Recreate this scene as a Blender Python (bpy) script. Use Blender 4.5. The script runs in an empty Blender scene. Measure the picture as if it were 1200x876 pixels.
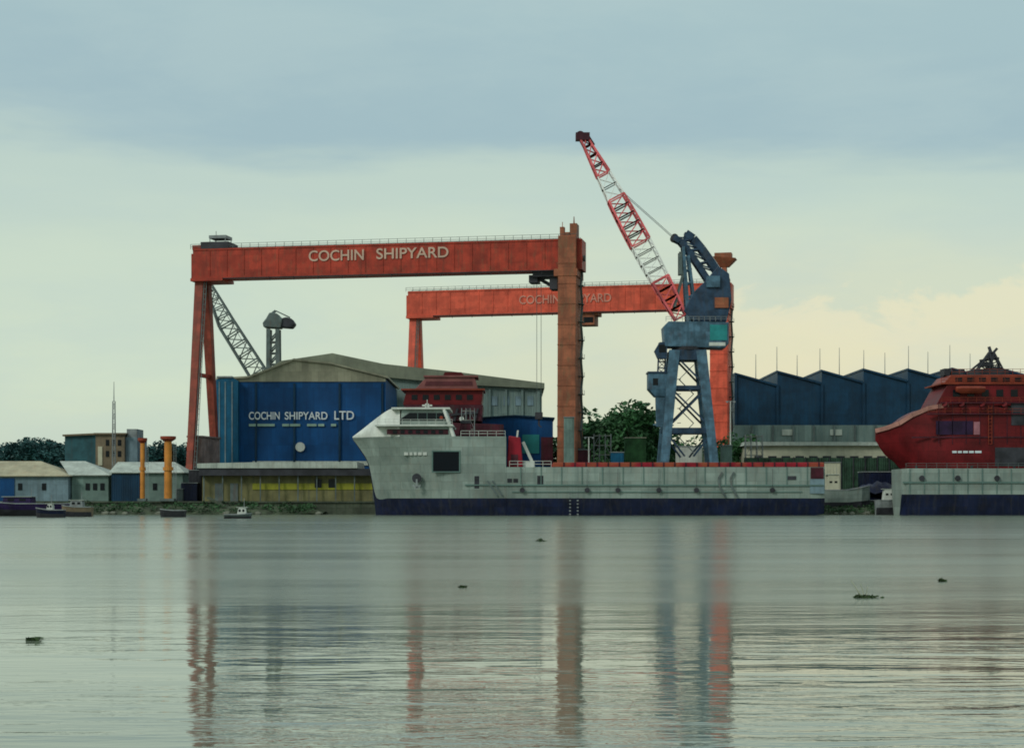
import bpy, math, random
from mathutils import Vector, Matrix
random.seed(7)
R = math.radians
S = bpy.context.scene
# ------------------------------------------------------------------ camera
FPX, HZ, CAMH = 2059.0, 586.0, 3.0
cam_d = bpy.data.cameras.new('camera'); cam = bpy.data.objects.new('camera', cam_d)
S.collection.objects.link(cam); S.camera = cam
cam.location = (0, 0, CAMH); cam.rotation_euler = (R(90), 0, 0)
cam_d.sensor_width = 36; cam_d.lens = 36*FPX/1200; cam_d.shift_y = (HZ-438)/1200
cam_d.clip_start = .1; cam_d.clip_end = 20000
# ------------------------------------------------------------------ light
SUN_EL, SUN_AZ = R(36), R(-132)        # azimuth measured from +Y towards +X (behind the camera, to the left)
sd = bpy.data.lights.new('sun', 'SUN'); sun = bpy.data.objects.new('sun', sd)
S.collection.objects.link(sun); sd.energy = 1.4; sd.angle = R(14); sd.color = (1, .96, .88)
sdir = Vector((math.sin(SUN_AZ)*math.cos(SUN_EL), math.cos(SUN_AZ)*math.cos(SUN_EL), math.sin(SUN_EL)))
sun.rotation_euler = sdir.to_track_quat('Z', 'Y').to_euler()
S.view_settings.view_transform = 'Standard'; S.view_settings.look = 'None'
S.view_settings.exposure = .12; S.view_settings.gamma = 1; S.view_settings.use_curve_mapping = False
S.render.filter_size = 1.5
S.cycles.filter_width = 1.8            # the photograph is soft
S.cycles.max_bounces = 6; S.cycles.volume_bounces = 0
S.cycles.use_denoising = True

def lin(c):
    return tuple(((v/255+.055)/1.055)**2.4 if v/255 > .04045 else v/255/12.92 for v in c)

W = bpy.data.worlds.new('World'); S.world = W; W.use_nodes = True
nt = W.node_tree; nt.nodes.clear()
def N(t, **k):
    n = nt.nodes.new(t)
    for a, b in k.items(): setattr(n, a, b)
    return n
L = lambda a, b: nt.links.new(a, b)
def M_(op, a, b=None, c=None, clamp=False):
    n = N('ShaderNodeMath', operation=op, use_clamp=clamp)
    for i, v in enumerate((a, b, c)):
        if v is None: continue
        if isinstance(v, (int, float)): n.inputs[i].default_value = v
        else: L(v, n.inputs[i])
    return n.outputs[0]
def RAMP(fac, stops, interp='EASE'):
    n = N('ShaderNodeValToRGB'); cr = n.color_ramp; cr.interpolation = interp
    while len(cr.elements) < len(stops): cr.elements.new(.5)
    for e, (p, c) in zip(cr.elements, stops):
        e.position = p; e.color = (*c, 1) if len(c) == 3 else c
    L(fac, n.inputs[0]); return n.outputs[0]
def MIX(f, a, b, t='MIX'):
    n = N('ShaderNodeMix', data_type='RGBA', blend_type=t)
    for i, v in ((0, f), (6, a), (7, b)):
        if isinstance(v, (int, float)): n.inputs[i].default_value = v
        elif isinstance(v, tuple): n.inputs[i].default_value = (*v, 1)
        else: L(v, n.inputs[i])
    return n.outputs[2]
def NOISE(vec, scale, detail=4, rough=.5, dist=0):
    n = N('ShaderNodeTexNoise'); n.inputs['Scale'].default_value = scale; n.inputs['Detail'].default_value = detail
    n.inputs['Roughness'].default_value = rough; n.inputs['Distortion'].default_value = dist
    L(vec, n.inputs['Vector']); return n.outputs[0]
def MAP(vec, sc=(1, 1, 1), loc=(0, 0, 0), rot=(0, 0, 0)):
    n = N('ShaderNodeMapping'); n.inputs['Scale'].default_value = sc; n.inputs['Location'].default_value = loc
    n.inputs['Rotation'].default_value = rot
    L(vec, n.inputs['Vector']); return n.outputs[0]
tc = N('ShaderNodeTexCoord').outputs['Generated']
sep = N('ShaderNodeSeparateXYZ'); L(tc, sep.inputs[0])
dx, dy, dz = sep.outputs
sky = N('ShaderNodeTexSky', sky_type='NISHITA'); sky.sun_disc = False
sky.sun_elevation = SUN_EL; sky.sun_rotation = SUN_AZ; sky.air_density = 1.5; sky.dust_density = 3
# layered overcast: colour by elevation, edges pushed about by stretched noise
nz = NOISE(MAP(tc, (1.6, 1.6, 9), (.3, 0, 0)), 2.2, 5, .55)
el = M_('ADD', dz, M_('MULTIPLY', M_('SUBTRACT', nz, .5), .10))
el = M_('ADD', el, M_('MULTIPLY', dx, .03))
low = RAMP(el, [(0, lin((203, 214, 192))), (.07, lin((204, 218, 196))), (.13, lin((197, 213, 196))),
                (.175, lin((186, 205, 195))), (.205, lin((157, 183, 190))), (.30, lin((163, 189, 193))), (1, lin((222, 234, 236)))])
warm = M_('MULTIPLY', RAMP(dz, [(0, (.55,)*3), (.06, (1,)*3), (.12, (.45,)*3), (.17, (0,)*3)]),
          RAMP(M_('ADD', dx, .5), [(.35, (0,)*3), (.53, (.55,)*3), (.66, (1,)*3), (.85, (.6,)*3)]))
low = MIX(M_('MULTIPLY', warm, .85), low, lin((217, 213, 182)))
puff = NOISE(MAP(tc, (1, 1, 1.9), (1.7, .4, .25)), 9, 7, .6, .3)
puff2 = NOISE(MAP(tc, (1, 1, 3.4), (4.7, .4, .25)), 5, 6, .6, .2)
top = M_('ADD', .124, M_('MULTIPLY', M_('SUBTRACT', puff, .5), .16))
pm = M_('MULTIPLY', RAMP(M_('MULTIPLY', M_('SUBTRACT', top, dz), 10), [(0, (0,)*3), (.10, (1,)*3), (.6, (.75,)*3)]),
        RAMP(M_('ADD', dx, .5), [(.54, (0,)*3), (.66, (1,)*3), (.9, (1,)*3), (1, (.5,)*3)]))
low = MIX(M_('MULTIPLY', pm, RAMP(puff2, [(.35, (.45,)*3), (.65, (.85,)*3)])), low, lin((233, 224, 188)))
low = MIX(M_('MULTIPLY', RAMP(puff2, [(.42, (0,)*3), (.68, (1,)*3)]), .34), low, lin((180, 201, 199)))
low = MIX(1.0, low, (10, 10, 10), 'MULTIPLY')
fin = MIX(.94, sky.outputs[0], low)
bg = N('ShaderNodeBackground'); bg.inputs['Strength'].default_value = .1; L(fin, bg.inputs[0])
wo = N('ShaderNodeOutputWorld'); L(bg.outputs[0], wo.inputs[0])

# ------------------------------------------------------------------ helpers
def X(px, Y): return (px-600)/FPX*Y
def Z(py, Y): return CAMH+(HZ-py)/FPX*Y
G = 2.5                                  # ground level of the yard
def tag(o, label=None, cat=None, group=None, kind=None):
    if label: o['label'] = label
    if cat: o['category'] = cat
    if group: o['group'] = group
    if kind: o['kind'] = kind
    return o
def empty(name, loc, rz=0, **k):
    o = bpy.data.objects.new(name, None); S.collection.objects.link(o)
    o.location = loc; o.rotation_euler = (0, 0, rz); tag(o, **k); return o
def copy_tree(o, parent=None):
    c = o.copy(); S.collection.objects.link(c)
    if parent: c.parent = parent
    for ch in [q for q in S.objects if q.parent == o]: copy_tree(ch, c)
    return c

class MB:
    def __init__(s): s.v = []; s.f = []; s.m = []; s.mi = 0
    def poly(s, pts, faces):
        b = len(s.v); s.v += [tuple(p) for p in pts]
        for f in faces: s.f.append([b+i for i in f]); s.m.append(s.mi)
        return s
    def box(s, x0, x1, y0, y1, z0, z1):
        return s.poly([(x0,y0,z0),(x1,y0,z0),(x1,y1,z0),(x0,y1,z0),(x0,y0,z1),(x1,y0,z1),(x1,y1,z1),(x0,y1,z1)],
                      [(0,3,2,1),(4,5,6,7),(0,1,5,4),(1,2,6,5),(2,3,7,6),(3,0,4,7)])
    def prism(s, xz, y0, y1):            # polygon in x,z given counter-clockwise as seen from -Y
        n = len(xz)
        return s.poly([(x,y0,z) for x, z in xz]+[(x,y1,z) for x, z in xz],
                      [tuple(range(n)), tuple(range(2*n-1, n-1, -1))]+[(i, i+n, (i+1)%n+n, (i+1)%n) for i in range(n)])
    def bar(s, p, q, w, h=None, w2=None, h2=None):
        p, q = Vector(p), Vector(q); h = h or w; w2 = w2 or w; h2 = h2 or h
        d = (q-p).normalized(); up = Vector((0, 0, 1)) if abs(d.z) < .95 else Vector((0, 1, 0))
        a = d.cross(up).normalized(); b = a.cross(d).normalized()
        pts = []
        for c, ww, hh in ((p, w, h), (q, w2, h2)):
            pts += [c-a*ww/2-b*hh/2, c+a*ww/2-b*hh/2, c+a*ww/2+b*hh/2, c-a*ww/2+b*hh/2]
        return s.poly(pts, [(0,1,2,3),(7,6,5,4),(0,4,5,1),(1,5,6,2),(2,6,7,3),(3,7,4,0)])
    def tube(s, p, q, r, r2=None, n=8):
        p, q = Vector(p), Vector(q); r2 = r if r2 is None else r2
        d = (q-p).normalized(); up = Vector((0, 0, 1)) if abs(d.z) < .95 else Vector((0, 1, 0))
        a = d.cross(up).normalized(); b = a.cross(d).normalized(); pts = []
        for c, rr in ((p, r), (q, r2)):
            for i in range(n):
                t = 2*math.pi*i/n; pts.append(c+a*math.cos(t)*rr+b*math.sin(t)*rr)
        return s.poly(pts, [tuple(range(n-1, -1, -1)), tuple(range(n, 2*n))]+[(i, (i+1)%n, (i+1)%n+n, i+n) for i in range(n)])
    def lattice(s, p, q, w0, w1, nseg, t, side=None):
        p, q = Vector(p), Vector(q); d = (q-p).normalized()
        a = Vector(side).normalized() if side else d.cross(Vector((0, 1, 0))).normalized()
        b = d.cross(a).normalized(); prev = None
        for i in range(nseg+1):
            f = i/nseg; c = p.lerp(q, f); w = w0+(w1-w0)*f
            cur = [c+a*sa*w/2+b*sb*w/2 for sa, sb in ((-1,-1),(1,-1),(1,1),(-1,1))]
            for k in range(4): s.bar(cur[k], cur[(k+1)%4], t*.7)
            if prev:
                for k in range(4):
                    s.bar(prev[k], cur[k], t)
                    s.bar(prev[k], cur[(k+1)%4], t*.6) if i % 2 else s.bar(prev[(k+1)%4], cur[k], t*.6)
            prev = cur
        return s
    def loft(s, st, mat_rows=None, y=0.0, sub=1):
        """st = [(x, [(halfwidth, z), ...])]; sections mirrored about y and joined, closed over the top and at both ends"""
        n = len(st[0][1]); b = len(s.v)
        if len(st) > 4 and sub > 1:
            flat = [[x]+[q for pt in sec for q in pt] for x, sec in st]; new = []
            for i in range(len(flat)-1):
                p0, p1, p2, p3 = flat[max(0, i-1)], flat[i], flat[i+1], flat[min(len(flat)-1, i+2)]
                for k in range(sub):
                    f = k/sub; h = (p2[0]-p1[0]) or 1; row = [p1[0]+f*h]
                    for j in range(1, len(p1)):
                        m1 = (p2[j]-p0[j])/((p2[0]-p0[0]) or 1)*h; m2 = (p3[j]-p1[j])/((p3[0]-p1[0]) or 1)*h
                        if i == 0: m1 = p2[j]-p1[j]
                        if i == len(flat)-2: m2 = p2[j]-p1[j]
                        row.append((2*f**3-3*f*f+1)*p1[j]+(f**3-2*f*f+f)*m1+(-2*f**3+3*f*f)*p2[j]+(f**3-f*f)*m2)
                    new.append(row)
            new.append(flat[-1]); st = [(r_[0], list(zip(r_[1::2], r_[2::2]))) for r_ in new]
        for x, sec in st:
            for hw, z in sec: s.v.append((x, y-hw, z))
            for hw, z in reversed(sec): s.v.append((x, y+hw, z))
        m = 2*n
        for i in range(len(st)-1):
            for k in range(m-1):
                s.f.append([b+i*m+k, b+(i+1)*m+k, b+(i+1)*m+k+1, b+i*m+k+1])
                kk = k if k < n-1 else (m-2-k if k > n-1 else n-1)
                s.m.append(mat_rows[kk] if mat_rows else s.mi)
        for i in (0, len(st)-1):
            s.f.append([b+i*m+k for k in range(m)]); s.m.append(s.mi)
        return s
    def build(s, name, mats, parent=None, local=False, smooth=False, bevel=0, **k):
        if not isinstance(mats, (list, tuple)): mats = [mats]
        off = Vector((0, 0, 0)); q = parent
        while q is not None and not local: off = off+q.location; q = q.parent
        me = bpy.data.meshes.new(name)
        me.from_pydata([tuple(Vector(v)-off) for v in s.v], [], s.f)
        for mm in mats: me.materials.append(mm)
        me.polygons.foreach_set('material_index', s.m)
        if smooth: me.polygons.foreach_set('use_smooth', [True]*len(me.polygons))
        me.validate(); me.update()
        if smooth and smooth is not True: me.set_sharp_from_angle(angle=R(smooth))
        o = bpy.data.objects.new(name, me); S.collection.objects.link(o)
        if parent: o.parent = parent
        if bevel:
            bv = o.modifiers.new('bevel', 'BEVEL'); bv.width = bevel; bv.segments = 2; bv.limit_method = 'ANGLE'
        return tag(o, **k)
def thing_mesh(mb, name, mat, loc, **k):     # a top-level thing that is a single mesh, origin at its base
    kw = {a: k.pop(a) for a in ('smooth', 'bevel') if a in k}
    mb.v = [tuple(Vector(v)-Vector(loc)) for v in mb.v]
    o = mb.build(name, mat, None, **kw); o.location = loc; return tag(o, **k)

def mat(name, col, rough=.6, metal=0, var=.25, scale=.35, rust=0, rustcol=(.16, .07, .035), streak=0, rib=0, ribaxis='X',
        bump=0, dirt=(.05, .05, .04), spec=.22, alt=None, plates=None, seam=.35):
    m = bpy.data.materials.new(name); m.use_nodes = True
    global nt
    old = nt; nt = m.node_tree; nt.nodes.clear()
    tc = N('ShaderNodeTexCoord').outputs['Object']
    n1 = NOISE(tc, scale, 6, .62)
    c = MIX(RAMP(n1, [(.3, (0,)*3), (.7, (1,)*3)]), tuple(v*(1-var) for v in col), tuple(min(1, v*(1+var)) for v in col))
    if alt:
        n4 = NOISE(MAP(tc, (1, 1, 1), (9, 3, 5)), scale*.6, 3, .5)
        c = MIX(RAMP(n4, [(.45, (0,)*3), (.62, (1,)*3)]), c, alt)
    if plates:
        bt = N('ShaderNodeTexBrick'); L(MAP(tc, rot=(R(-90), 0, 0)), bt.inputs['Vector'])
        bt.inputs['Scale'].default_value = 1; bt.inputs['Brick Width'].default_value = plates[0]; bt.inputs['Row Height'].default_value = plates[1]
        bt.inputs['Mortar Size'].default_value = .045; bt.inputs['Mortar Smooth'].default_value = .6; bt.inputs['Bias'].default_value = 0
        bt.inputs['Color1'].default_value = (.82, .82, .82, 1); bt.inputs['Color2'].default_value = (1.12, 1.12, 1.12, 1)
        bt.inputs['Mortar'].default_value = (1-seam,)*3+(1,)
        c = MIX(1.0, c, bt.outputs['Color'], 'MULTIPLY')
    if streak:
        n2 = NOISE(MAP(tc, (1, 1, .06), (3, 1, 0)), 1.3, 5, .6)
        c = MIX(M_('MULTIPLY', RAMP(n2, [(.48, (0,)*3), (.72, (1,)*3)]), streak), c, dirt)
    if rust:
        n3 = NOISE(MAP(tc, (1, 1, .35), (7, 2, 4)), .9, 8, .7)
        c = MIX(M_('MULTIPLY', RAMP(n3, [(.52, (0,)*3), (.62, (1,)*3)]), rust), c, rustcol)
    p = N('ShaderNodeBsdfPrincipled'); L(c, p.inputs['Base Color'])
    p.inputs['Metallic'].default_value = metal; p.inputs['Specular IOR Level'].default_value = spec
    L(M_('ADD', M_('MULTIPLY', n1, .3), rough-.15, clamp=True), p.inputs['Roughness'])
    h = None
    if rib:
        w = N('ShaderNodeTexWave', wave_type='BANDS', bands_direction=ribaxis, wave_profile='SIN')
        w.inputs['Scale'].default_value = rib; L(tc, w.inputs[0]); h = w.outputs[1]
    if bump:
        nb = NOISE(tc, bump, 5, .6); h = nb if h is None else M_('ADD', h, nb)
    if h is not None:
        b = N('ShaderNodeBump'); b.inputs['Strength'].default_value = .6; b.inputs['Distance'].default_value = .12
        L(h, b.inputs['Height']); L(b.outputs[0], p.inputs['Normal'])
    o = N('ShaderNodeOutputMaterial'); L(p.outputs[0], o.inputs[0]); nt = old
    return m

M = dict(
 leftleg=mat('dull brown red paint', (.22, .048, .030), .6, var=.3, streak=.5, rust=.4, dirt=(.10, .035, .025), plates=(6, 3), seam=.25),
 red=mat('crane red paint', (.31, .036, .018), .5, var=.3, streak=.45, rust=.35, dirt=(.12, .03, .02), plates=(4.2, 3.4), seam=.25),
 redleg=mat('weathered crane red', (.25, .085, .042), .6, var=.3, streak=.5, rust=.5, rustcol=(.16, .10, .05), dirt=(.12, .06, .035), plates=(2.6, 2.3), seam=.3),
 red2=mat('brighter crane red paint', (.54, .085, .045), .5, var=.25, streak=.3, rust=.15, dirt=(.25, .05, .03), plates=(4.2, 3.4), seam=.25),
 shipred=mat('red hull paint', (.105, .006, .008), .5, var=.35, streak=.4, scale=.25, dirt=(.08, .008, .01), plates=(3.6, 1.9)),
 shiporange=mat('orange red paint', (.19, .034, .016), .5, var=.3, streak=.4, dirt=(.14, .02, .02)),
 maroon=mat('dark maroon paint', (.055, .010, .018), .5, var=.4, streak=.3, plates=(3.6, 1.9)),
 deckred=mat('cargo rail red', (.24, .010, .022), .5, var=.3, alt=(.26, .06, .03)),
 blue=mat('blue cladding', (.004, .062, .19), .5, var=.25, scale=.12, rib=1.1, streak=.3, dirt=(.006, .03, .10), plates=(1.9, 7.0), seam=.3),
 bluelt=mat('teal blue cladding', (.008, .10, .19), .5, var=.3, scale=.2, rib=1.4, streak=.3, dirt=(.01, .04, .10)),
 bluedk=mat('dark blue cladding', (.004, .034, .072), .5, var=.35, scale=.15, rib=.8, streak=.4, dirt=(.01, .03, .05), plates=(2.2, 6.5), seam=.25),
 navy=mat('navy hull paint', (.005, .010, .034), .5, var=.4, streak=.3, rust=.15, rustcol=(.04, .03, .02), plates=(4.2, 1.7)),
 crane=mat('steel blue crane paint', (.060, .125, .175), .5, var=.4, scale=.5, streak=.4, rust=.25, dirt=(.02, .05, .07), rustcol=(.07, .05, .05), plates=(2.4, 1.8), seam=.25),
 cranedk=mat('dark blue crane paint', (.022, .048, .085), .5, var=.4, scale=.5, streak=.4, rust=.2, rustcol=(.05, .04, .05)),
 teal=mat('teal paint', (.02, .20, .20), .5, var=.2),
 hull=mat('grey green hull paint', (.215, .27, .24), .5, var=.2, scale=.16, streak=.5, rust=.12, dirt=(.10, .15, .135), rustcol=(.25, .19, .14), plates=(4.2, 1.7)),
 hulldk=mat('grey bow paint', (.10, .17, .15), .5, var=.22, scale=.12, streak=.5, dirt=(.10, .18, .17)),
 white=mat('weathered white paint', (.50, .54, .49), .5, var=.15, streak=.35, rust=.06, dirt=(.28, .31, .27)),
 letter=mat('white lettering', (.46, .33, .25), .6, var=.1),
 rletter=mat('faint pinkish lettering', (.50, .22, .16), .6, var=.15),
 wletter=mat('pale lettering', (.55, .62, .64), .6, var=.06),
 gletter=mat('faded green lettering', (.22, .34, .28), .6, var=.2),
 beige=mat('beige sheet', (.32, .32, .23), .7, var=.18, scale=.2, rib=1.0, streak=.4, dirt=(.20, .21, .15), plates=(1.6, 8), seam=.25),
 roofgreen=mat('dull green roof sheet', (.15, .17, .125), .7, var=.25, scale=.15, streak=.3, dirt=(.08, .10, .08)),
 greywall=mat('grey teal cladding', (.14, .20, .185), .6, var=.2, scale=.15, rib=.7, streak=.6, dirt=(.07, .13, .13), plates=(2.0, 6), seam=.25),
 roofpale=mat('pale roof sheet', (.36, .41, .36), .6, var=.18, scale=.4, rib=.9, streak=.3, rust=.12, rustcol=(.30, .22, .14)),
 rooftan=mat('tan roof sheet', (.33, .31, .21), .7, var=.2, scale=.4, rib=.9, rust=.25, rustcol=(.28, .18, .10)),
 wallbl=mat('blue grey wall', (.14, .21, .24), .7, var=.2, scale=.4, streak=.5, dirt=(.10, .14, .15), plates=(1.4, 4), seam=.2),
 wallteal=mat('grey green wall', (.13, .20, .175), .7, var=.2, scale=.4, streak=.5, dirt=(.10, .15, .12), plates=(1.4, 4), seam=.2),
 tan=mat('tan plaster', (.16, .13, .085), .8, var=.25, scale=.3, streak=.5, dirt=(.10, .08, .06)),
 khaki=mat('khaki wall', (.15, .145, .065), .8, var=.3, scale=.3, streak=.6, dirt=(.08, .09, .06)),
 olive=mat('yellow green band', (.22, .23, .025), .7, var=.3, scale=.3, streak=.5, dirt=(.12, .12, .04)),
 cream=mat('cream wall', (.42, .42, .31), .7, var=.15, scale=.3, streak=.4, dirt=(.32, .30, .22)),
 orange=mat('orange paint', (.50, .20, .035), .5, var=.2, rust=.25, streak=.3, dirt=(.3, .12, .03)),
 dark=mat('dark steel', (.03, .032, .038), .6, var=.4),
 grey=mat('grey steel', (.20, .23, .23), .6, var=.3, rust=.3, rustcol=(.12, .09, .07)),
 greydk=mat('grey green steel', (.09, .12, .115), .6, var=.3, rust=.2),
 purple=mat('dark purple hull', (.022, .012, .060), .5, var=.4, streak=.3),
 glass=mat('dark glass', (.004, .007, .010), .25, var=.1, spec=.2),
 concrete=mat('quay concrete', (.07, .085, .06), .85, var=.3, scale=.5, streak=.7, dirt=(.03, .05, .03), bump=1.2, plates=(5, 1.4), seam=.5),
 ground=mat('yard ground', (.14, .14, .11), .9, var=.3, scale=.05, bump=.5, alt=(.05, .08, .03)),
 bank=mat('muddy bank', (.045, .06, .035), .9, var=.5, scale=.5, bump=1.5),
 rock=mat('bank rubble', (.12, .13, .10), .9, var=.4, scale=.8, bump=2),
 bark=mat('bark', (.07, .055, .04), .9, var=.3, scale=2, bump=6),
 leaf=mat('dark green leaves', (.036, .110, .040), .6, var=.55, scale=.30),
 leafteal=mat('blue green leaves', (.016, .062, .060), .6, var=.45, scale=.18),
 weed=mat('bank weeds', (.030, .075, .030), .7, var=.6, scale=.25),
 reed=mat('dry reed', (.28, .30, .20), .7, var=.2, scale=2),
)

def lettering(txt, x0, x1, zb, h, y, m, parent, name='lettering', local=False):
    """text standing in the x-z plane facing -Y, fitted to x0..x1 with cap height h"""
    cu = bpy.data.curves.new('t', 'FONT'); cu.body = txt; cu.size = 1; cu.extrude = .02; cu.offset = .012
    to = bpy.data.objects.new('t', cu); S.collection.objects.link(to)
    bpy.context.view_layer.update()
    me = bpy.data.meshes.new_from_object(to.evaluated_get(bpy.context.evaluated_depsgraph_get()))
    bpy.data.objects.remove(to); bpy.data.curves.remove(cu)
    vs = [v.co.copy() for v in me.vertices]
    ax, bx = min(v.x for v in vs), max(v.x for v in vs); az, bz = min(v.y for v in vs), max(v.y for v in vs)
    off = Vector((0, 0, 0)) if local else parent.location
    for v in me.vertices:
        c = v.co
        v.co = Vector((x0+(c.x-ax)/(bx-ax)*(x1-x0), y-c.z*2-.04, zb+(c.y-az)/(bz-az)*h))-off
    me.materials.clear(); me.materials.append(m)
    o = bpy.data.objects.new(name, me); S.collection.objects.link(o); o.parent = parent
    return o

# ------------------------------------------------------------------ water and land
m = bpy.data.materials.new('river water'); m.use_nodes = True; nt = m.node_tree; nt.nodes.clear()
pos = N('ShaderNodeNewGeometry').outputs['Position']
sp = N('ShaderNodeSeparateXYZ'); L(pos, sp.inputs[0])
edge = M_('ADD', sp.outputs[1], M_('MULTIPLY', M_('SUBTRACT', NOISE(MAP(pos, (.4, 1, 1)), .12, 4), .5), 20))
far = RAMP(M_('MULTIPLY', edge, .01), [(.36, (0,)*3), (.45, (.5,)*3), (.60, (1,)*3)])       # breeze-ruffled water beyond a calm patch
w1 = NOISE(MAP(pos, (.30, .9, 1)), .85, 3, .5, .6)
w2 = NOISE(MAP(pos, (.38, 1, 1), (5, 9, 0), (0, 0, .12)), 2.3, 4, .55, .5)
w3 = NOISE(MAP(pos, (.35, 1, 1), (2, 1, 0), (0, 0, -.1)), .22, 2)
patch = RAMP(NOISE(MAP(pos, (.12, 1, 1), (20, 3, 0)), .16, 3), [(.36, (.25,)*3), (.62, (1,)*3)])
hgt = M_('ADD', M_('MULTIPLY', w1, .028), M_('MULTIPLY', M_('MULTIPLY', w2, patch), .014))
hgt = M_('ADD', hgt, M_('MULTIPLY', w3, .05))
b = N('ShaderNodeBump'); b.inputs['Distance'].default_value = 1; L(hgt, b.inputs['Height'])
L(M_('SUBTRACT', 1, M_('MULTIPLY', far, .35)), b.inputs['Strength'])
p = N('ShaderNodeBsdfPrincipled'); p.inputs['IOR'].default_value = 1.333
L(MIX(NOISE(MAP(pos, (.2, 1, 1)), .05, 3), (.130, .165, .122), (.165, .195, .148)), p.inputs['Base Color'])
L(M_('ADD', M_('MULTIPLY', far, M_('ADD', .03, M_('MULTIPLY', NOISE(MAP(pos, (.15, 1, 1)), .09, 4, .6), .26))), .03), p.inputs['Roughness']); L(b.outputs[0], p.inputs['Normal'])
o = N('ShaderNodeOutputMaterial'); L(p.outputs[0], o.inputs[0]); WATER = m

w = MB().poly([(-4000,-300,0),(4000,-300,0),(4000,4500,0),(-4000,4500,0)], [(0,1,2,3)]).build('water', WATER, kind='structure')
QY = 380.0
g = MB().poly([(-4000,QY,G),(4000,QY,G),(4000,4500,G),(-4000,4500,G)], [(0,1,2,3)]).build('ground', M['ground'], kind='structure')
t = empty('quay_wall', (0, QY, 0), label='long concrete quay wall dropping from the yard into the river', cat='quay wall')
MB().box(-1500, 1500, QY-1.2, QY-.02, -1, G-.05).build('wall_face', M['concrete'], t)
MB().box(-1500, 1500, QY-1.5, QY+.8, G+.004, G+.35).build('coping', M['concrete'], t)
# muddy banks in front of the wall
def bank(x0, x1, y0, hgt, name):
    mb = MB(); nx = int((x1-x0)/2); pts = []; rows = [(0, -.6), (.25, .35), (.6, 1.0), (1, 1.15)]
    for i in range(nx+1):
        x = x0+(x1-x0)*i/nx; e = min(1, min(i, nx-i)/4)
        for k, (fy, fz) in enumerate(rows):
            j = random.uniform(-.25, .25)
            pts.append((x+j, y0+(QY-1.3-y0)*fy+random.uniform(-.8, .8)*(k < 3)+(1-e)*4*(k == 0), max(-.6, fz*hgt*(.35+.65*e)+j*.8)))
    n = len(rows)
    mb.poly(pts, [(i*n+k, (i+1)*n+k, (i+1)*n+k+1, i*n+k+1) for i in range(nx) for k in range(n-1)])
    return mb.build(name, M['bank'], smooth=True, kind='structure')
bank(-175, -40, 368, 1.7, 'river_bank')
bank(57, 90, 368, 1.5, 'river_bank')
def leaves(mb, c, r, n, s, flat=1):
    for _ in range(n):
        u = Vector((random.gauss(0, 1), random.gauss(0, 1), random.gauss(0, 1))).normalized()*random.uniform(.35, 1)**.5
        q = Vector((c[0]+u.x*r[0], c[1]+u.y*r[1], c[2]+u.z*r[2]))
        a = Vector((random.gauss(0, 1), random.gauss(0, 1), random.gauss(0, .6))).normalized()
        b2 = a.cross(Vector((random.gauss(0, 1), random.gauss(0, 1), random.gauss(0, 1)))).normalized()
        l = s*random.uniform(.6, 1.3)
        mb.poly([q-a*l, q+b2*l*.45, q+a*l, q-b2*l*.45], [(0, 1, 2, 3)])
def weeds(x0, x1, y0, y1, z0, z1, n, name, hm=1.2):
    mb = MB()
    for _ in range(n):
        f = random.random(); x = random.uniform(x0, x1); y = y0+(y1-y0)*f; z = z0+(z1-z0)*f
        h = random.uniform(.4, hm)
        leaves(mb, (x, y, z+h*.35), (random.uniform(.7, 1.6), .8, h*.6), 16, .32)
    return mb.build(name, M['weed'], kind='stuff', label='rough dark green weeds growing along the muddy bank', cat='weeds')
weeds(-160, -42, 369, 378, .5, 2.0, 420, 'bank_weeds')
weeds(58, 88, 369, 378, .5, 1.8, 130, 'bank_weeds')

# ------------------------------------------------------------------ trees
def tree_proto(name, h, rx, rz, seed, leafmat, n=34, per=90, ls=.42):
    random.seed(seed)
    root = bpy.data.objects.new(name, None); S.collection.objects.link(root)
    tr = MB(); base = h-2*rz*.8
    tr.tube((0, 0, -.3), (.2, .1, base), .035*h, .024*h, 9); tr.tube((.2, .1, base), (-.1, .2, h*.72), .024*h, .010*h, 8)
    cr = MB(); cs = []
    for i in range(n):
        while True:
            u = Vector((random.uniform(-1, 1), random.uniform(-1, 1), random.uniform(-1, 1)))
            if .25 < u.length < 1: break
        c = (u.x*rx*.85, u.y*rx*.85, h-rz+u.z*rz*.82); cs.append(c)
        rr = random.uniform(.22, .40)
        leaves(cr, c, (rx*rr, rx*rr, rz*rr*.8), per, ls)
    for c in cs[:9]: tr.bar((.1, .1, base*random.uniform(.75, 1)), c, .012*h, None, .004*h)
    tr.build('trunk', M['bark'], root, local=True); cr.build('crown', leafmat, root, local=True)
    return root
def place(root, px, Y, h0, top_py, used, sx=1, **k):
    o = copy_tree(root) if used.get(root.name) else root
    used[root.name] = 1
    hgt = Z(top_py, Y)-G; s = hgt/h0
    o.location = (X(px, Y), Y, G); o.scale = (s*sx, s*sx, s); o.rotation_euler = (0, 0, random.uniform(0, 6.28))
    return tag(o, **k)
used = {}
tA = tree_proto('broadleaf_tree', 14, 6, 5.6, 3, M['leaf'], 46, 110, .45)
tB = tree_proto('broadleaf_tree', 12, 7, 4.8, 4, M['leaf'], 44, 110, .45)
random.seed(11)
gt = 'trees behind the long ship'
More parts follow.
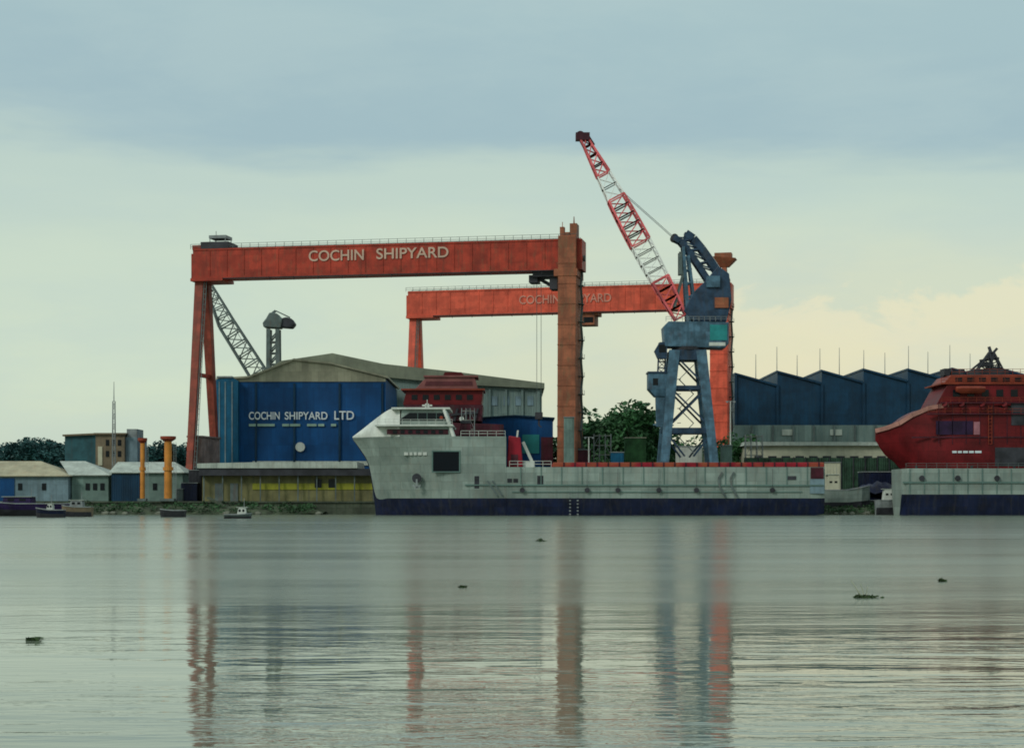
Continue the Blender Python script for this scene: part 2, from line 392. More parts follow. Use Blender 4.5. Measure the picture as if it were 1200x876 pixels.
for tr, px, Y, py, h0, sx, lab in (
    (tA, 742, 428, 466, 14, .82, 'tallest rounded dark green tree just left of the blue crane'),
    (tB, 700, 440, 481, 12, .9, 'broad dark green tree just right of the orange crane leg'),
    (tB, 724, 450, 474, 12, .9, 'dark tree crown tucked behind between the two trees by the blue crane'),
    (tB, 682, 452, 489, 12, .8, 'low dark tree partly hidden by the brown crane leg'),
    (tA, 764, 455, 492, 14, .8, 'dark tree directly behind the left leg of the blue crane'),
    (tA, 866, 436, 505, 14, .9, 'small dark tree between the blue crane and the cream shed'),
    (tB, 815, 470, 512, 12, .9, 'low green tree seen through the blue crane legs')):
    place(tr, px, Y, h0, py, used, sx, label=lab, cat='tree', group=gt)
tC = tree_proto('broadleaf_tree', 16, 9, 6.8, 8, M['leafteal'], 50, 190, .5)
tD = tree_proto('broadleaf_tree', 15, 8, 6.6, 9, M['leafteal'], 46, 190, .5)
random.seed(12)
fl = [(-25, 700, 520), (2, 690, 515), (25, 720, 524), (38, 670, 511), (52, 680, 506), (66, 700, 510), (84, 710, 509), (150, 660, 518),
      (170, 690, 517), (184, 660, 513), (198, 700, 518), (212, 670, 515), (229, 690, 519), (245, 700, 522)]
for i, (px, Y, py) in enumerate(fl):
    lab = ['blue green tree at the left edge beyond the tan roofed shed', 'dark blue green tree above the tan shed roof, nearest the left edge',
           'low blue green tree in the dip of the far tree line', 'bushy blue green tree left of the highest crown in the far tree line',
           'highest rounded crown of the far tree line at the left', 'blue green tree just right of the highest far crown',
           'far tree half hidden by the dark teal roofed store', 'far tree just right of the tan block and its mast',
           'blue green tree showing right of the thinner orange pillar', 'far tree between the two orange pillars, nearer the thicker one',
           'far tree directly behind the thicker orange pillar', 'far tree between the thicker orange pillar and the red crane leg',
           'far tree seen behind the left splayed red crane leg', 'far tree behind the left corner of the blue hall'][i]
    place(tC if i % 2 else tD, px, Y, 16 if i % 2 else 15, py, used, .95, label=lab, cat='tree', group='far tree line at the left')

# ------------------------------------------------------------------ buildings
def P2(pts, Y): return [(X(a, Y), Z(b, Y)) for a, b in pts]
def band(pts, th):                                # ribbon under a polyline, counter-clockwise from -Y
    low = [(a, b+th) for a, b in pts]
    return low+pts[::-1]
def root_at(px, Y, name, **k): return empty(name, (X(px, Y), Y, G), **k)

# main blue hall
Y = 430
t = root_at(350, Y, 'ship_hall', label='large blue shipyard hall with beige gable and white shipyard lettering', cat='hall')
MB().prism(P2([(258, 590), (452, 590), (452, 444), (390, 428), (345, 423), (292, 443), (258, 445)], Y), Y, Y+42).build('wall', M['blue'], t)
MB().prism(P2([(264, 447), (452, 447), (452, 443), (387, 427), (345, 422), (292, 442), (264, 445)], Y), Y-.25, Y-.01).build('gable_panel', M['beige'], t)
MB().prism(P2(band([(254, 443), (292, 440.5), (345, 420), (388, 424.5), (455, 441)], 2.2), Y), Y-.9, Y+43).build('roof', M['beige'], t)
mb = MB()
for a in (258, 300, 345, 398, 448): mb.box(X(a, Y)-.25, X(a, Y)+.25, Y-.35, Y-.02, G, Z(449, Y))
mb.build('pilaster', M['bluedk'], t)
MB().box(X(296, Y), X(450, Y), Y-.3, Y-.02, Z(545, Y), Z(540, Y)).build('canopy', M['roofpale'], t)
MB().box(X(300, Y), X(336, Y), Y-.12, Y-.01, G, Z(552, Y)).build('door', M['bluedk'], t)
YS = Y-.35
lettering('COCHIN', X(292, Y), X(328, Y), Z(491.5, Y), 1.9, YS, M['wletter'], t)
lettering('SHIPYARD', X(334, Y), X(384, Y), Z(491.5, Y), 1.9, YS, M['wletter'], t)
lettering('LTD', X(392, Y), X(415, Y), Z(491.5, Y), 2.1, YS, M['wletter'], t)
mb = MB()
for a, b_ in ((292, 300), (302, 322), (331, 339), (340, 352), (360, 371), (373, 380), (388, 394)):
    MB().box(X(a, Y), X(b_, Y), YS-.05, Y-.02, Z(499.3, Y), Z(496.4, Y)).build('faded_lettering', M['gletter'], t)
mb = MB(); mb.tube((X(352, Y), YS-.15, Z(523.5, Y)), (X(352, Y), Y-.02, Z(523.5, Y)), 1.15, None, 24)
mb.build('round_sign', M['white'], t, label='round white sign under the lettering')
# teal stair bay at the hall's left corner
Y = 428
t = root_at(262, Y, 'corner_tower', label='narrow teal blue cladding tower at the left corner of the big hall', cat='tower')
MB().prism(P2([(250, 590), (279, 590), (279, 446), (272, 442), (254, 444), (250, 448)], Y), Y, Y+18).build('wall', M['bluelt'], t)
MB().box(X(254, Y), X(272, Y), Y-.3, Y+17, Z(442.4, Y), Z(440.5, Y)).build('roof', M['grey'], t)
for a in (257, 264, 272): MB().box(X(a, Y)-.15, X(a, Y)+.15, Y-.12, Y-.01, G, Z(447, Y)).build('cladding_rib', M['wallbl'], t)
# grey hall behind
Y = 476
t = root_at(480, Y, 'assembly_hall', label='wide grey green hall with shallow dull roof behind the blue hall', cat='hall')
MB().prism(P2([(300, 590), (635, 590), (635, 452), (540, 440), (450, 430), (390, 417), (332, 427), (300, 446)], Y), Y, Y+70).build('wall', M['greywall'], t)
MB().prism(P2([(298, 447), (330, 430), (388, 426), (452, 442), (545, 451), (630, 455), (638, 455), (638, 449), (540, 436.5), (450, 426.5), (390, 414), (330, 423), (298, 443)], Y), Y-1.2, Y+71).build('roof', M['roofgreen'], t)
mb = MB()
for a in range(460, 634, 19): mb.box(X(a, Y)-.3, X(a, Y)+.3, Y-.5, Y-.02, G, Z(456, Y))
mb.build('pilaster', M['greywall'], t)
for a in range(576, 630, 14):
    MB().box(X(a, Y), X(a+7, Y), Y-.15, Y-.01, Z(475, Y), Z(464, Y)).build('window', M['wallbl'], t)
# navy annex right of it
Y = 412
t = root_at(606, Y, 'store_building', label='dark blue flat store building between the grey hall and the brown crane leg', cat='building')
MB().prism(P2([(560, 590), (648, 590), (648, 490), (604, 487), (560, 490)], Y), Y, Y+25).build('wall', M['blue'], t)
MB().box(X(612, Y), X(632, Y), Y-.2, Y-.01, Z(531, Y), Z(509, Y)).build('shutter', M['teal'], t)
MB().box(X(634, Y), X(648, Y), Y-.3, Y-.01, Z(545, Y), Z(512, Y)).build('door', M['maroon'], t)
MB().prism(P2(band([(558, 489), (604, 486), (650, 489)], 1.6), Y), Y-.6, Y+25.5).build('roof', M['bluedk'], t)
# saw-tooth factory
Y = 520
t = root_at(990, Y, 'factory_building', label='long dark blue factory with saw-tooth roof and thin roof masts', cat='factory')
prof = [(862, 520)]; teeth = [862, 911, 963, 1012, 1064, 1116, 1168, 1220]
pk = [437, 434.5, 433.5, 432, 432, 431, 430]
top = []
for i in range(len(teeth)-1):
    top += [(teeth[i]+.01, pk[i]), (teeth[i+1]-.01, pk[i]+14)]
poly = [(862, 498), (1220, 498)]+top[::-1]
MB().prism(P2(poly, Y), Y, Y+60).build('wall', M['bluedk'], t)
for i in range(len(teeth)-1):
    MB().prism(P2([(teeth[i]-1, pk[i]+1.5), (teeth[i+1]-1.2, pk[i]+15.5), (teeth[i+1]-1.2, pk[i]+13), (teeth[i]-1, pk[i]-.6)], Y), Y-.6, Y+60.5).build('roof', M['bluedk'], t)
    MB().box(X(teeth[i], Y)-.35, X(teeth[i], Y)+.35, Y-.5, Y-.02, Z(498, Y), Z(pk[i]+16 if i else pk[i]+2, Y)).build('pilaster', M['bluedk'], t)
MB().box(X(860, Y), X(1220, Y), Y-.8, Y+60, G, Z(498, Y)-.02).build('base_wall', M['greywall'], t)
mb = MB()
for a in range(880, 1200, 24): mb.box(X(a, Y), X(a, Y)+.5, Y-1.3, Y-.82, G, Z(498.5, Y))
mb.build('buttress', M['greydk'], t)
for a in (916, 972, 1028): MB().box(X(a, Y), X(a+14, Y), Y-1.1, Y-.82, Z(510, Y), Z(503, Y)).build('window', M['roofpale'], t)
for a, py in ((889, 413), (914, 404), (938, 414), (965, 406), (988, 405), (1017, 408), (1042, 411), (1070, 403), (1093, 410), (1119, 402), (1143, 412), (1165, 408)):
    MB().tube((X(a, Y), Y+6, Z(446, Y)), (X(a, Y), Y+6, Z(py, Y)), .14, .07, 6).build('roof_mast', M['grey'], t)
# pale service cylinder post at the factory's left corner
# cream long shed
Y = 424
t = root_at(960, Y, 'low_shed', label='long low cream shed in front of the saw-tooth factory', cat='shed')
MB().box(X(874, Y), X(1064, Y), Y, Y+12, G, Z(521, Y)).build('wall', M['cream'], t)
MB().prism(P2([(871, 522), (1067, 522), (1066, 518), (873, 517.5)], Y), Y-1, Y+13).build('roof', M['roofpale'], t)
mb = MB()
for a in range(884, 1060, 16): mb.box(X(a, Y), X(a+10, Y), Y-.06, Y-.01, G, Z(534, Y))
mb.build('bay_openings', M['dark'], t)
Y = 402
t = root_at(985, Y, 'boundary_wall', label='dark green hoarding below the cream shed near the ship stern', cat='wall')
MB().box(X(872, Y), X(1070, Y), Y, Y+.4, G, Z(536, Y)).build('panel', mat('dark green hoarding', (.02, .05, .03), .7, var=.5, scale=.6, rib=.6), t)
mb = MB()
for a in range(874, 1070, 14): mb.box(X(a, Y)-.1, X(a, Y)+.1, Y-.2, Y-.01, G, Z(535, Y))
mb.build('post', M['dark'], t)

# long khaki quay shed
Y = 381
t = root_at(326, Y, 'quay_shed', label='long low khaki quay shed with pale roof and yellow green band', cat='shed')
MB().box(X(237, Y), X(440, Y), Y, Y+16, G, Z(553, Y)).build('wall', M['khaki'], t)
MB().prism(P2([(233, 548.5), (420, 548.5), (419, 541), (300, 541.5), (233, 543)], Y), Y-2.2, Y+16.5).build('roof', M['roofpale'], t)
MB().box(X(235, Y), X(440, Y), Y-1.9, Y+16.4, Z(557, Y), Z(549, Y)).build('fascia', M['dark'], t)
MB().box(X(296, Y), X(440, Y), Y-.15, Y-.01, Z(573.5, Y), Z(566, Y)).build('painted_band', M['olive'], t)
for a in (369, 385): MB().box(X(a, Y), X(a+8, Y), Y-.25, Y-.01, Z(571, Y), Z(561, Y)).build('window', M['glass'], t)
for a in (252, 270): MB().box(X(a, Y), X(a+9, Y), Y-.25, Y-.01, G+.1, Z(566, Y)).build('door', M['greydk'], t)
for a in range(240, 440, 22): MB().box(X(a, Y)-.12, X(a, Y)+.12, Y-1.3, Y-1.05, G+.36, Z(557, Y)).build('roof_post', M['greydk'], t)

# left sheds
def shed(px0, px1, ridge0, ridge1, ridge_y, eave_y, Y, dep, wallm, roofm, label, gable=None, gx=None):
    t = root_at((px0+px1)/2, Y, 'riverside_shed', label=label, cat='shed', group='sheds on the left bank')
    MB().box(X(px0, Y), X(px1, Y), Y, Y+dep, G, Z(eave_y, Y)).build('wall', wallm, t)
    # hipped roof
    x0, x1, r0, r1 = X(px0, Y)-.5, X(px1, Y)+.5, X(ridge0, Y+dep/2), X(ridge1, Y+dep/2)
    ze, zr = Z(eave_y, Y)+.003, Z(ridge_y, Y+dep/2); y0, y1, ym = Y-.7, Y+dep+.7, Y+dep/2
    MB().poly([(x0,y0,ze),(x1,y0,ze),(x1,y1,ze),(x0,y1,ze),(r0,ym,zr),(r1,ym,zr),
               (x0,y0,ze+.18),(x1,y0,ze+.18),(x1,y1,ze+.18),(x0,y1,ze+.18)],
              [(0,3,2,1),(0,1,7,6),(1,2,8,7),(2,3,9,8),(3,0,6,9),(6,7,5,4),(8,9,4,5),(7,8,5),(9,6,4)]).build('roof', roofm, t)
    if gx: MB().box(X(gx[0], Y), X(gx[1], Y), Y-.2, Y-.01, G, Z(gx[2], Y)).build('shutter', gable, t)
    for k in range(3):
        a = px0+(px1-px0)*(.38+.2*k)
        MB().box(X(a, Y), X(a+5, Y), Y-.1, Y-.01, Z(574, Y), Z(566, Y)).build('window', M['glass'], t)
    return t
shed(-60, 80, -60, 48, 540, 558, 388, 14, M['wallbl'], M['rooftan'], 'tan roofed riverside shed at the left edge with blue shutter', M['blue'], (-8, 17, 560))
shed(84, 127, 70, 100, 540, 557, 390, 15, M['wallteal'], M['roofpale'], 'small grey green shed with pale roof, middle of the three left sheds')
shed(131, 214, 138, 205, 541, 554, 388, 12, M['wallteal'], M['roofpale'], 'pale roofed shed with navy front behind the orange pillars', M['bluedk'], (131, 164, 555))
# teal roofed store and tan block behind
Y = 470
t = root_at(95, Y, 'teal_store', label='dark teal store with thin tan roof edge left of the tan block', cat='building')
MB().prism(P2([(76, 590), (116, 590), (116, 509), (76, 511)], Y), Y, Y+25).build('wall', mat('dark teal wall', (.025, .085, .10), .7, var=.3, scale=.3, streak=.4), t)
MB().prism(P2(band([(74, 509), (118, 507)], 2), Y), Y-.8, Y+26).build('roof', M['tan'], t)
Y = 455
t = root_at(136, Y, 'office_block', label='tan plastered office block with grey roof box beneath a thin mast', cat='building')
MB().box(X(112, Y), X(146, Y), Y, Y+14, G, Z(509, Y)).build('wall', M['tan'], t)
MB().box(X(146, Y)+.02, X(160, Y), Y+1, Y+13, G, Z(512, Y)).build('side_wing', M['wallbl'], t)
MB().box(X(115, Y), X(120, Y), Y-.2, Y-.01, Z(545, Y), Z(523, Y)).build('stair_window', M['cream'], t)
MB().box(X(110.5, Y), X(148, Y), Y-.6, Y+14.5, Z(509, Y)+.01, Z(507, Y)).build('roof', M['tan'], t)
MB().box(X(146.5, Y), X(158.5, Y), Y+2, Y+10, Z(512, Y)+.02, Z(502, Y)).build('roof_box', M['grey'], t)
for r in range(2):
    for a in (124, 131, 138): MB().box(X(a, Y), X(a+4, Y), Y-.1, Y-.01, Z(522+r*13, Y), Z(515+r*13, Y)).build('window', M['glass'], t)
Y = 450
t = root_at(133.5, Y, 'radio_mast', label='tall thin grey lattice mast rising behind the left sheds', cat='mast')
MB().lattice((X(133.5, Y), Y, G), (X(133.5, Y), Y, Z(470, Y)), .9, .55, 20, .12).build('lattice', M['grey'], t)
MB().tube((X(133.5, Y), Y, Z(470, Y)), (X(133.5, Y), Y, Z(447, Y)), .13, .06, 6).build('antenna', M['grey'], t)
# orange pillars
for px, w_, top_, lab in ((167, 3.0, 513, 'thinner orange steel pillar with flared cap, left of the pair'), (197, 5.0, 511, 'thicker orange steel pillar with wide dark cap, right of the pair')):
    Y = 379.5; t = root_at(px, Y, 'mooring_pillar', label=lab, cat='pillar', group='orange pillars on the quay'); x = X(px, Y); r = w_*.185*.92
    mb = MB(); mb.tube((x, Y, G+.36), (x, Y, Z(top_+6, Y)), r, r*.95, 16); mb.build('shaft', M['orange'], t, smooth=False)
    mb = MB(); mb.tube((x, Y, Z(top_+6, Y)), (x, Y, Z(top_+3, Y)), r, r*2.0, 16); mb.tube((x, Y, Z(top_+3, Y)), (x, Y, Z(top_, Y)), r*2.0, r*2.0, 16)
    mb.build('cap', M['shiporange'], t)
    MB().tube((x, Y, Z(551, Y)), (x, Y, Z(547, Y)), r*1.3, None, 16).build('collar', M['orange'], t)
    MB().box(x-r*1.8, x+r*1.8, Y-r*1.8, Y+r*1.8, G+.355, G+.9).build('base_plate', M['greydk'], t)
    mb = MB(); mb.bar((x+r*1.5, Y-.3, G+.5), (x+r*1.5, Y-.3, Z(top_+7, Y)), .07); mb.bar((x+r*1.5+.5, Y-.3, G+.5), (x+r*1.5+.5, Y-.3, Z(top_+7, Y)), .07)
    for k in range(24): z = G+1+k*.48; mb.bar((x+r*1.5, Y-.3, z), (x+r*1.5+.5, Y-.3, z), .05)
    mb.build('ladder', M['grey'], t)

# ------------------------------------------------------------------ gantry cranes
PINKGREY = mat('pinkish grey paint', (.20, .15, .14), .7, var=.35, rust=.4, streak=.5)
def gantry(loc, yaw, span, front, label):
    t = empty('gantry_crane', loc, yaw, label=label, cat='gantry crane', group='red portal gantry cranes')
    red = M['red'] if front else M['red2']; leg = M['redleg'] if front else M['red2']
    zb, zt = 52.6, 59.5                                  # above the yard
    B = lambda mb, n, m_, par=t, **k: mb.build(n, m_, par, local=True, **k)
    mb = MB(); mb.box(-1.4, span+3.2, -3.2, 3.2, zb, zt); B(mb, 'main_girder', red, bevel=.08)
    mb = MB()
    for i in range(1, 22):
        x = -1.4+(span+4.4)*i/22
        mb.box(x-.10, x+.10, -3.32, -3.21, zb+.3, zt-.3)
    mb.box(-1.38, span+3, -3.36, -3.21, zb-.02, zb+.35); mb.box(-1.38, span+3, -3.36, -3.21, zt-.35, zt+.02)
    B(mb, 'girder_stiffener', red)
    mb = MB()
    for sy in (-3.0, 3.0):
        for i in range(45): mb.bar((-2+i*(span+4)/44, sy, zt), (-2+i*(span+4)/44, sy, zt+1.15), .09)
        for z in (.6, 1.15): mb.bar((-2, sy, zt+z), (span+2, sy, zt+z), .08)
    B(mb, 'handrail', M['greydk'])
    mb = MB()
    for sy in (-2.2, 2.2): mb.bar((-1.5, sy, zt+.12), (span+2.5, sy, zt+.12), .35, .24)
    B(mb, 'trolley_rail', M['dark'])
    # underside service walkway and lamps
    mb = MB(); mb.box(2, span-3, -3.9, -3.3, zb-.25, zb-.1)
    for i in range(14): mb.bar((6+i*(span-12)/13, -3.6, zb-.1), (6+i*(span-12)/13, -3.6, zb-.9), .15)
    B(mb, 'walkway', M['dark'])
    # hinged A-frame leg at the far left end
    for sy in (-1, 1):
        mb = MB(); mb.bar((0, sy*1.5, zb+.5), (0, sy*9.2, 3.2), 2.1, 2.4, 1.5, 1.6); B(mb, 'leg', M['leftleg'] if front else red, bevel=.06)
        mb = MB(); mb.box(-1.4, 1.4, sy*9.2-4.4, sy*9.2+4.4, 1.6, 3.1)
        tr = B(mb, 'bogie_beam', M['greydk'])
        for wq in range(6):
            y = sy*9.2-3.9+wq*1.56; mb = MB().tube((-.35, y, .55), (.35, y, .55), .55, None, 14); B(mb, 'wheel', M['dark'], tr)
    mb = MB(); mb.bar((0, -8.0, 12), (0, 8.0, 12), .9, 1.1); mb.bar((0, -5.2, 30), (0, 5.2, 30), .8, .9)
    mb.bar((0, -9, 4), (0, 9, 4), 1.0, 1.2); B(mb, 'leg_tie', red)
    mb = MB(); mb.box(-2.1, 2.3, -6.5, 6.5, 8.2, 8.5); mb.box(-1.5, 1.9, -6, 6, 8.5, 15.2); mb.box(-1.8, 2.2, -6.3, 6.3, 15.2, 15.6); B(mb, 'electric_house', PINKGREY, bevel=.08)
    mb = MB(); mb.box(-1.7, 6.2, -4.0, 4.0, zb-.7, zb+.001) ; mb.box(-2.0, -1.41, -2.6, 2.6, zb-.5, zt-1)
    B(mb, 'leg_head', red)
    mb = MB()                                            # ladder up the leg
    for k in range(40):
        f = k/40; y = -1.5-7.7*f; z = zb-(zb-3.2)*f; mb.bar((1.3, y-1.2, z), (1.9, y-1.2, z), .12)
    mb.bar((1.3, -2.7, zb), (1.3, -10.4, 3.2), .12); mb.bar((1.9, -2.7, zb), (1.9, -10.4, 3.2), .12)
    B(mb, 'ladder', M['greydk'])
    # rigid box leg at the right end
    w = 2.05 if front else 2.4
    mb = MB(); mb.poly([(span-w,-6.2,3.2),(span+w,-6.2,3.2),(span+w,6.2,3.2),(span-w,6.2,3.2),
                        (span-w,-4.6,zt+.6),(span+w,-4.6,zt+.6),(span+w,4.6,zt+.6),(span-w,4.6,zt+.6)],
                       [(0,3,2,1),(4,5,6,7),(0,1,5,4),(1,2,6,5),(2,3,7,6),(3,0,4,7)])
    rl = B(mb, 'leg', leg, bevel=.08)
    mb = MB()
    for k in range(1, 12):
        z = 3.2+k*4.6; yy = 6.2-1.6*(z-3.2)/(zt-2.6); mb.box(span-w-.06, span+w+.06, -yy-.10, yy+.10, z, z+.22)
    B(mb, 'leg_seam', leg, rl)
    mb = MB(); mb.box(span-1.6, span+1.6, -11, 11, 1.6, 3.15); tr = B(mb, 'bogie_beam', M['greydk'])
    for wq in range(12):
        y = -10+wq*1.8; mb = MB().tube((span-.35, y, .55), (span+.35, y, .55), .55, None, 14); B(mb, 'wheel', M['dark'], tr)
    mb = MB()
    for k in range(13):                                  # stair landings up the outer edge of the leg
        z = 4+k*4.1; mb.box(span+w+.02, span+w+1.1, -1.5, 1.5, z, z+.12)
        if k < 12: mb.bar((span+w+.6, -1.3 if k % 2 else 1.3, z+.1), (span+w+.6, 1.3 if k % 2 else -1.3, z+4.1), .5, .1)
        for y in (-1.4, 1.4): mb.bar((span+w+1.05, y, z), (span+w+1.05, y, z+1.1), .08)
    B(mb, 'stair', M['greydk'])
    mb = MB(); mb.box(span-w-.9, span+w+.3, -5.0, 5.0, zb-1.6, zb-.02)
    B(mb, 'knee_plate', leg)
    # letters on the girder
    if front: lettering('COCHIN', 27.0, 40.2, zt-3.6, 2.5, -3.34, M['letter'], t, local=True); lettering('SHIPYARD', 43.2, 60.2, zt-3.5, 2.5, -3.34, M['letter'], t, local=True)
    else: lettering('COCHIN SHIPYARD', 31.0, 57.0, zt-4.4, 2.4, -3.34, M['rletter'], t, local=True)
    # end machinery
    if front:
        mb = MB(); mb.box(.6, 7.4, -3.4, 3.4, zt+.02, zt+1.6); B(mb, 'winch_platform', M['dark'])
        mb = MB(); mb.box(2.2, 6.4, -2.2, 2.2, zt+2.6, zt+3.3)
        for a, c in ((2.4, -2), (2.4, 2), (6.2, -2), (6.2, 2)): mb.bar((a, c, zt+1.6), (a, c, zt+2.6), .16)
        mb.bar((3.2, 0, zt+3.3), (3.2, 0, zt+4.6), .12); B(mb, 'canopy', M['grey'])
        mb = MB(); mb.box(-1.8, .4, -2.5, 2.5, zt+.02, zt+1.0); B(mb, 'buffer', red)
        mb = MB(); mb.box(span-1.9, span-.9, -3.0, -1.6, zt+.6, zt+2.8); mb.box(span+.3, span+1.9, -2.6, 1.0, zt+.6, zt+3.6)
        mb.bar((span+1.2, -2, zt+3.6), (span+1.2, -2, zt+5.2), .3, None, .12); mb.bar((span-1.4, -2.3, zt+2.8), (span-1.4, -2.3, zt+4.0), .14)
        mb.box(span-.9, span+.3, -2.9, 2.4, zt+.6, zt+1.6)
        B(mb, 'hoist_house', M['redleg'])
        mb = MB(); mb.tube((span+w, -1, zt-4.2), (span+w+1.6, -1, zt-4.2), .6, .7, 12); B(mb, 'floodlight', M['greydk'])
    else:
        mb = MB(); mb.bar((span+1, 0, zt), (span+1, 0, zt+4.6), 1.7, None, 1.2); mb.box(span-.4, span+2.4, -1.6, 1.6, zt+.5, zt+1.5)
        B(mb, 'mast_post', M['redleg'])
        mb = MB(); mb.poly([(span-.2,-1.0,zt+4.6),(span+2.2,-1.0,zt+4.6),(span+2.2,1.0,zt+4.6),(span-.2,1.0,zt+4.6),
                            (span-2.0,-2.2,zt+7.4),(span+4.2,-2.2,zt+6.8),(span+4.2,2.2,zt+6.8),(span-2.0,2.2,zt+7.4)],
                           [(0,3,2,1),(4,5,6,7),(0,1,5,4),(1,2,6,5),(2,3,7,6),(3,0,4,7)])
        mb.box(span-1.6, span+3.0, -1.6, 1.6, zt+7.0, zt+8.4)
        B(mb, 'lookout_cabin', M['redleg'])
    # underslung trolley with cab, ropes and hook
    tx = span-5.6 if front else 49.0
    mb = MB()
    if front:
        mb.box(tx-2.6, tx+3.2, -2.8, 2.8, zb-1.4, zb-.05); mb.box(tx+1.2, tx+3.0, -2.2, 2.2, zb-4.2, zb-1.4)
        mb.bar((tx-1.8, 0, zb-1.4), (tx+1.4, 0, zb-3.2), .8)
        mb.box(tx-3.6, tx-1.6, -2.0, 2.0, zb-2.6, zb-.9)
        B(mb, 'trolley', M['dark'])
        mb = MB()
        for q in (-.5, .5): mb.tube((tx-1.6+q, 0, zb-2.6), (tx-1.6+q, 0, 20.5), .06, None, 5)
        B(mb, 'hoist_rope', M['greydk'])
        mb = MB(); mb.box(tx-2.4, tx-.8, -.5, .5, 19, 20.6); mb.bar((tx-1.6, 0, 19), (tx-1.6, 0, 17.6), .35); mb.bar((tx-1.6, 0, 17.6), (tx-1.0, 0, 17.2), .3)
        B(mb, 'hook_block', M['dark'])
    else:
        mb.box(tx-1, tx+3.2, -3, 3, zb-3.6, zb-1.0); mb.box(tx-2.6, tx+4.2, -3, 3, zb-1.0, zb-.03)
        B(mb, 'trolley', M['redleg'])
        mb = MB(); mb.box(tx+.2, tx+2.9, -3.06, -3.01, zb-3.0, zb-1.5); B(mb, 'cab_window', M['glass'])
    return t
gantry((-73.1, 416, G), math.atan2(-16, 86.3), 87.8, True, 'nearer red gantry crane with white lettering spanning over the blue hall')
gantry((-27.4, 500, G), math.atan2(-20, 84.5), 86.8, False, 'farther brighter red gantry crane whose right leg stands behind the blue crane')

# ------------------------------------------------------------------ blue level-luffing crane
Y = 391.0
t = root_at(806, Y, 'luffing_crane', label='tall blue dockside crane with raised red and white lattice boom', cat='crane')
def V(px, py, dy=0): return (X(px, Y), Y+dy, Z(py, Y))
B = lambda mb, n, m_, par=t, **k: mb.build(n, m_, par, **k)
for sx, bx_, tx_ in ((0, 773, 789), (1, 838, 820)):
    for sy in (-5.2, 5.2):
        mb = MB(); mb.bar(V(tx_, 412, sy*.45), (X(bx_, Y), Y+sy, G+1.6), 2.3, 2.2, 1.7, 1.7); B(mb, 'leg', M['crane'])
        mb = MB(); mb.box(X(bx_, Y)-1.9, X(bx_, Y)+1.9, Y+sy-.6, Y+sy+.6, G+.5, G+1.7); bo = B(mb, 'bogie', M['cranedk'])
        for q in (-1.2, 1.2): B(MB().tube((X(bx_, Y)+q, Y+sy-.3, G+.45), (X(bx_, Y)+q, Y+sy+.3, G+.45), .45, None, 12), 'wheel', M['dark'], bo)
mb = MB()
for sy in (-1, 1):
    mb.bar(V(777, 505, sy*4.4), V(834, 505, sy*4.4), .8, 1.2); mb.bar(V(784, 455, sy*3.4), V(827, 455, sy*3.4), .6, .9)
    mb.bar(V(784, 455, sy*3.4), V(834, 505, sy*4.4), .4); mb.bar(V(827, 455, sy*3.4), V(777, 505, sy*4.4), .4)
    mb.bar(V(789, 416, sy*2.6), V(827, 455, sy*3.4), .4)
    mb.bar(V(777, 505, sy*4.4), V(800, 535, sy*4.7), .4); mb.bar(V(834, 505, sy*4.4), V(810, 535, sy*4.7), .4)
for px, py, k in ((777, 505, 4.4), (834, 505, 4.4), (784, 455, 3.4), (827, 455, 3.4)): mb.bar(V(px, py, -k), V(px, py, k), .5)
B(mb, 'bracing', M['cranedk'])
mb = MB(); mb.box(X(784, Y), X(826, Y), Y-3.4, Y+3.4, Z(423, Y), Z(411, Y)); B(mb, 'portal_head', M['cranedk'], bevel=.1)
mb = MB()                                                # zig-zag stair inside the portal
for k in range(6):
    z0 = 530-k*17; a, b_ = (795, 812) if k % 2 else (812, 795); mb.bar(V(a, z0, -1.5), V(b_, z0-17, -1.5), .7, .15)
    mb.box(X(min(a, b_)-2, Y), X(min(a, b_)+2, Y), Y-2, Y-1, Z(z0-17, Y), Z(z0-17, Y)+.1)
B(mb, 'stair', M['grey'])
# side cable-drum house on the left leg
mb = MB(); mb.poly([V(767, 465, -2.2), V(783, 465, -2.2), V(783, 465, 2.2), V(767, 465, 2.2), V(759, 456, -2.6), V(788, 456, -2.6), V(788, 456, 2.6), V(759, 456, 2.6),
                    V(759, 438, -2.6), V(788, 438, -2.6), V(788, 438, 2.6), V(759, 438, 2.6)],
                   [(0,3,2,1),(0,1,5,4),(1,2,6,5),(2,3,7,6),(3,0,4,7),(4,5,9,8),(5,6,10,9),(6,7,11,10),(7,4,8,11),(8,9,10,11)])
hs = B(mb, 'machine_house', M['crane'], bevel=.08)
B(MB().box(X(758, Y), X(789, Y), Y-2.8, Y+2.8, Z(437.9, Y), Z(436, Y)), 'roof', M['cranedk'], hs)
B(MB().box(X(764, Y), X(770, Y), Y-2.66, Y-2.61, Z(452, Y), Z(444, Y)), 'window', M['glass'], hs)
mb = MB(); mb.bar(V(773, 465, -1), V(772, 500, -1), 2.0, 2.0, 1.3, 1.3); mb.bar(V(764, 498, -3), V(781, 498, -3), .3)
B(mb, 'cable_trunk', M['crane'])
mb = MB(); mb.lattice(V(775, 438, 0), V(776, 402, 0), 1.6, 1.4, 5, .22); B(mb, 'access_tower', M['cranedk'])
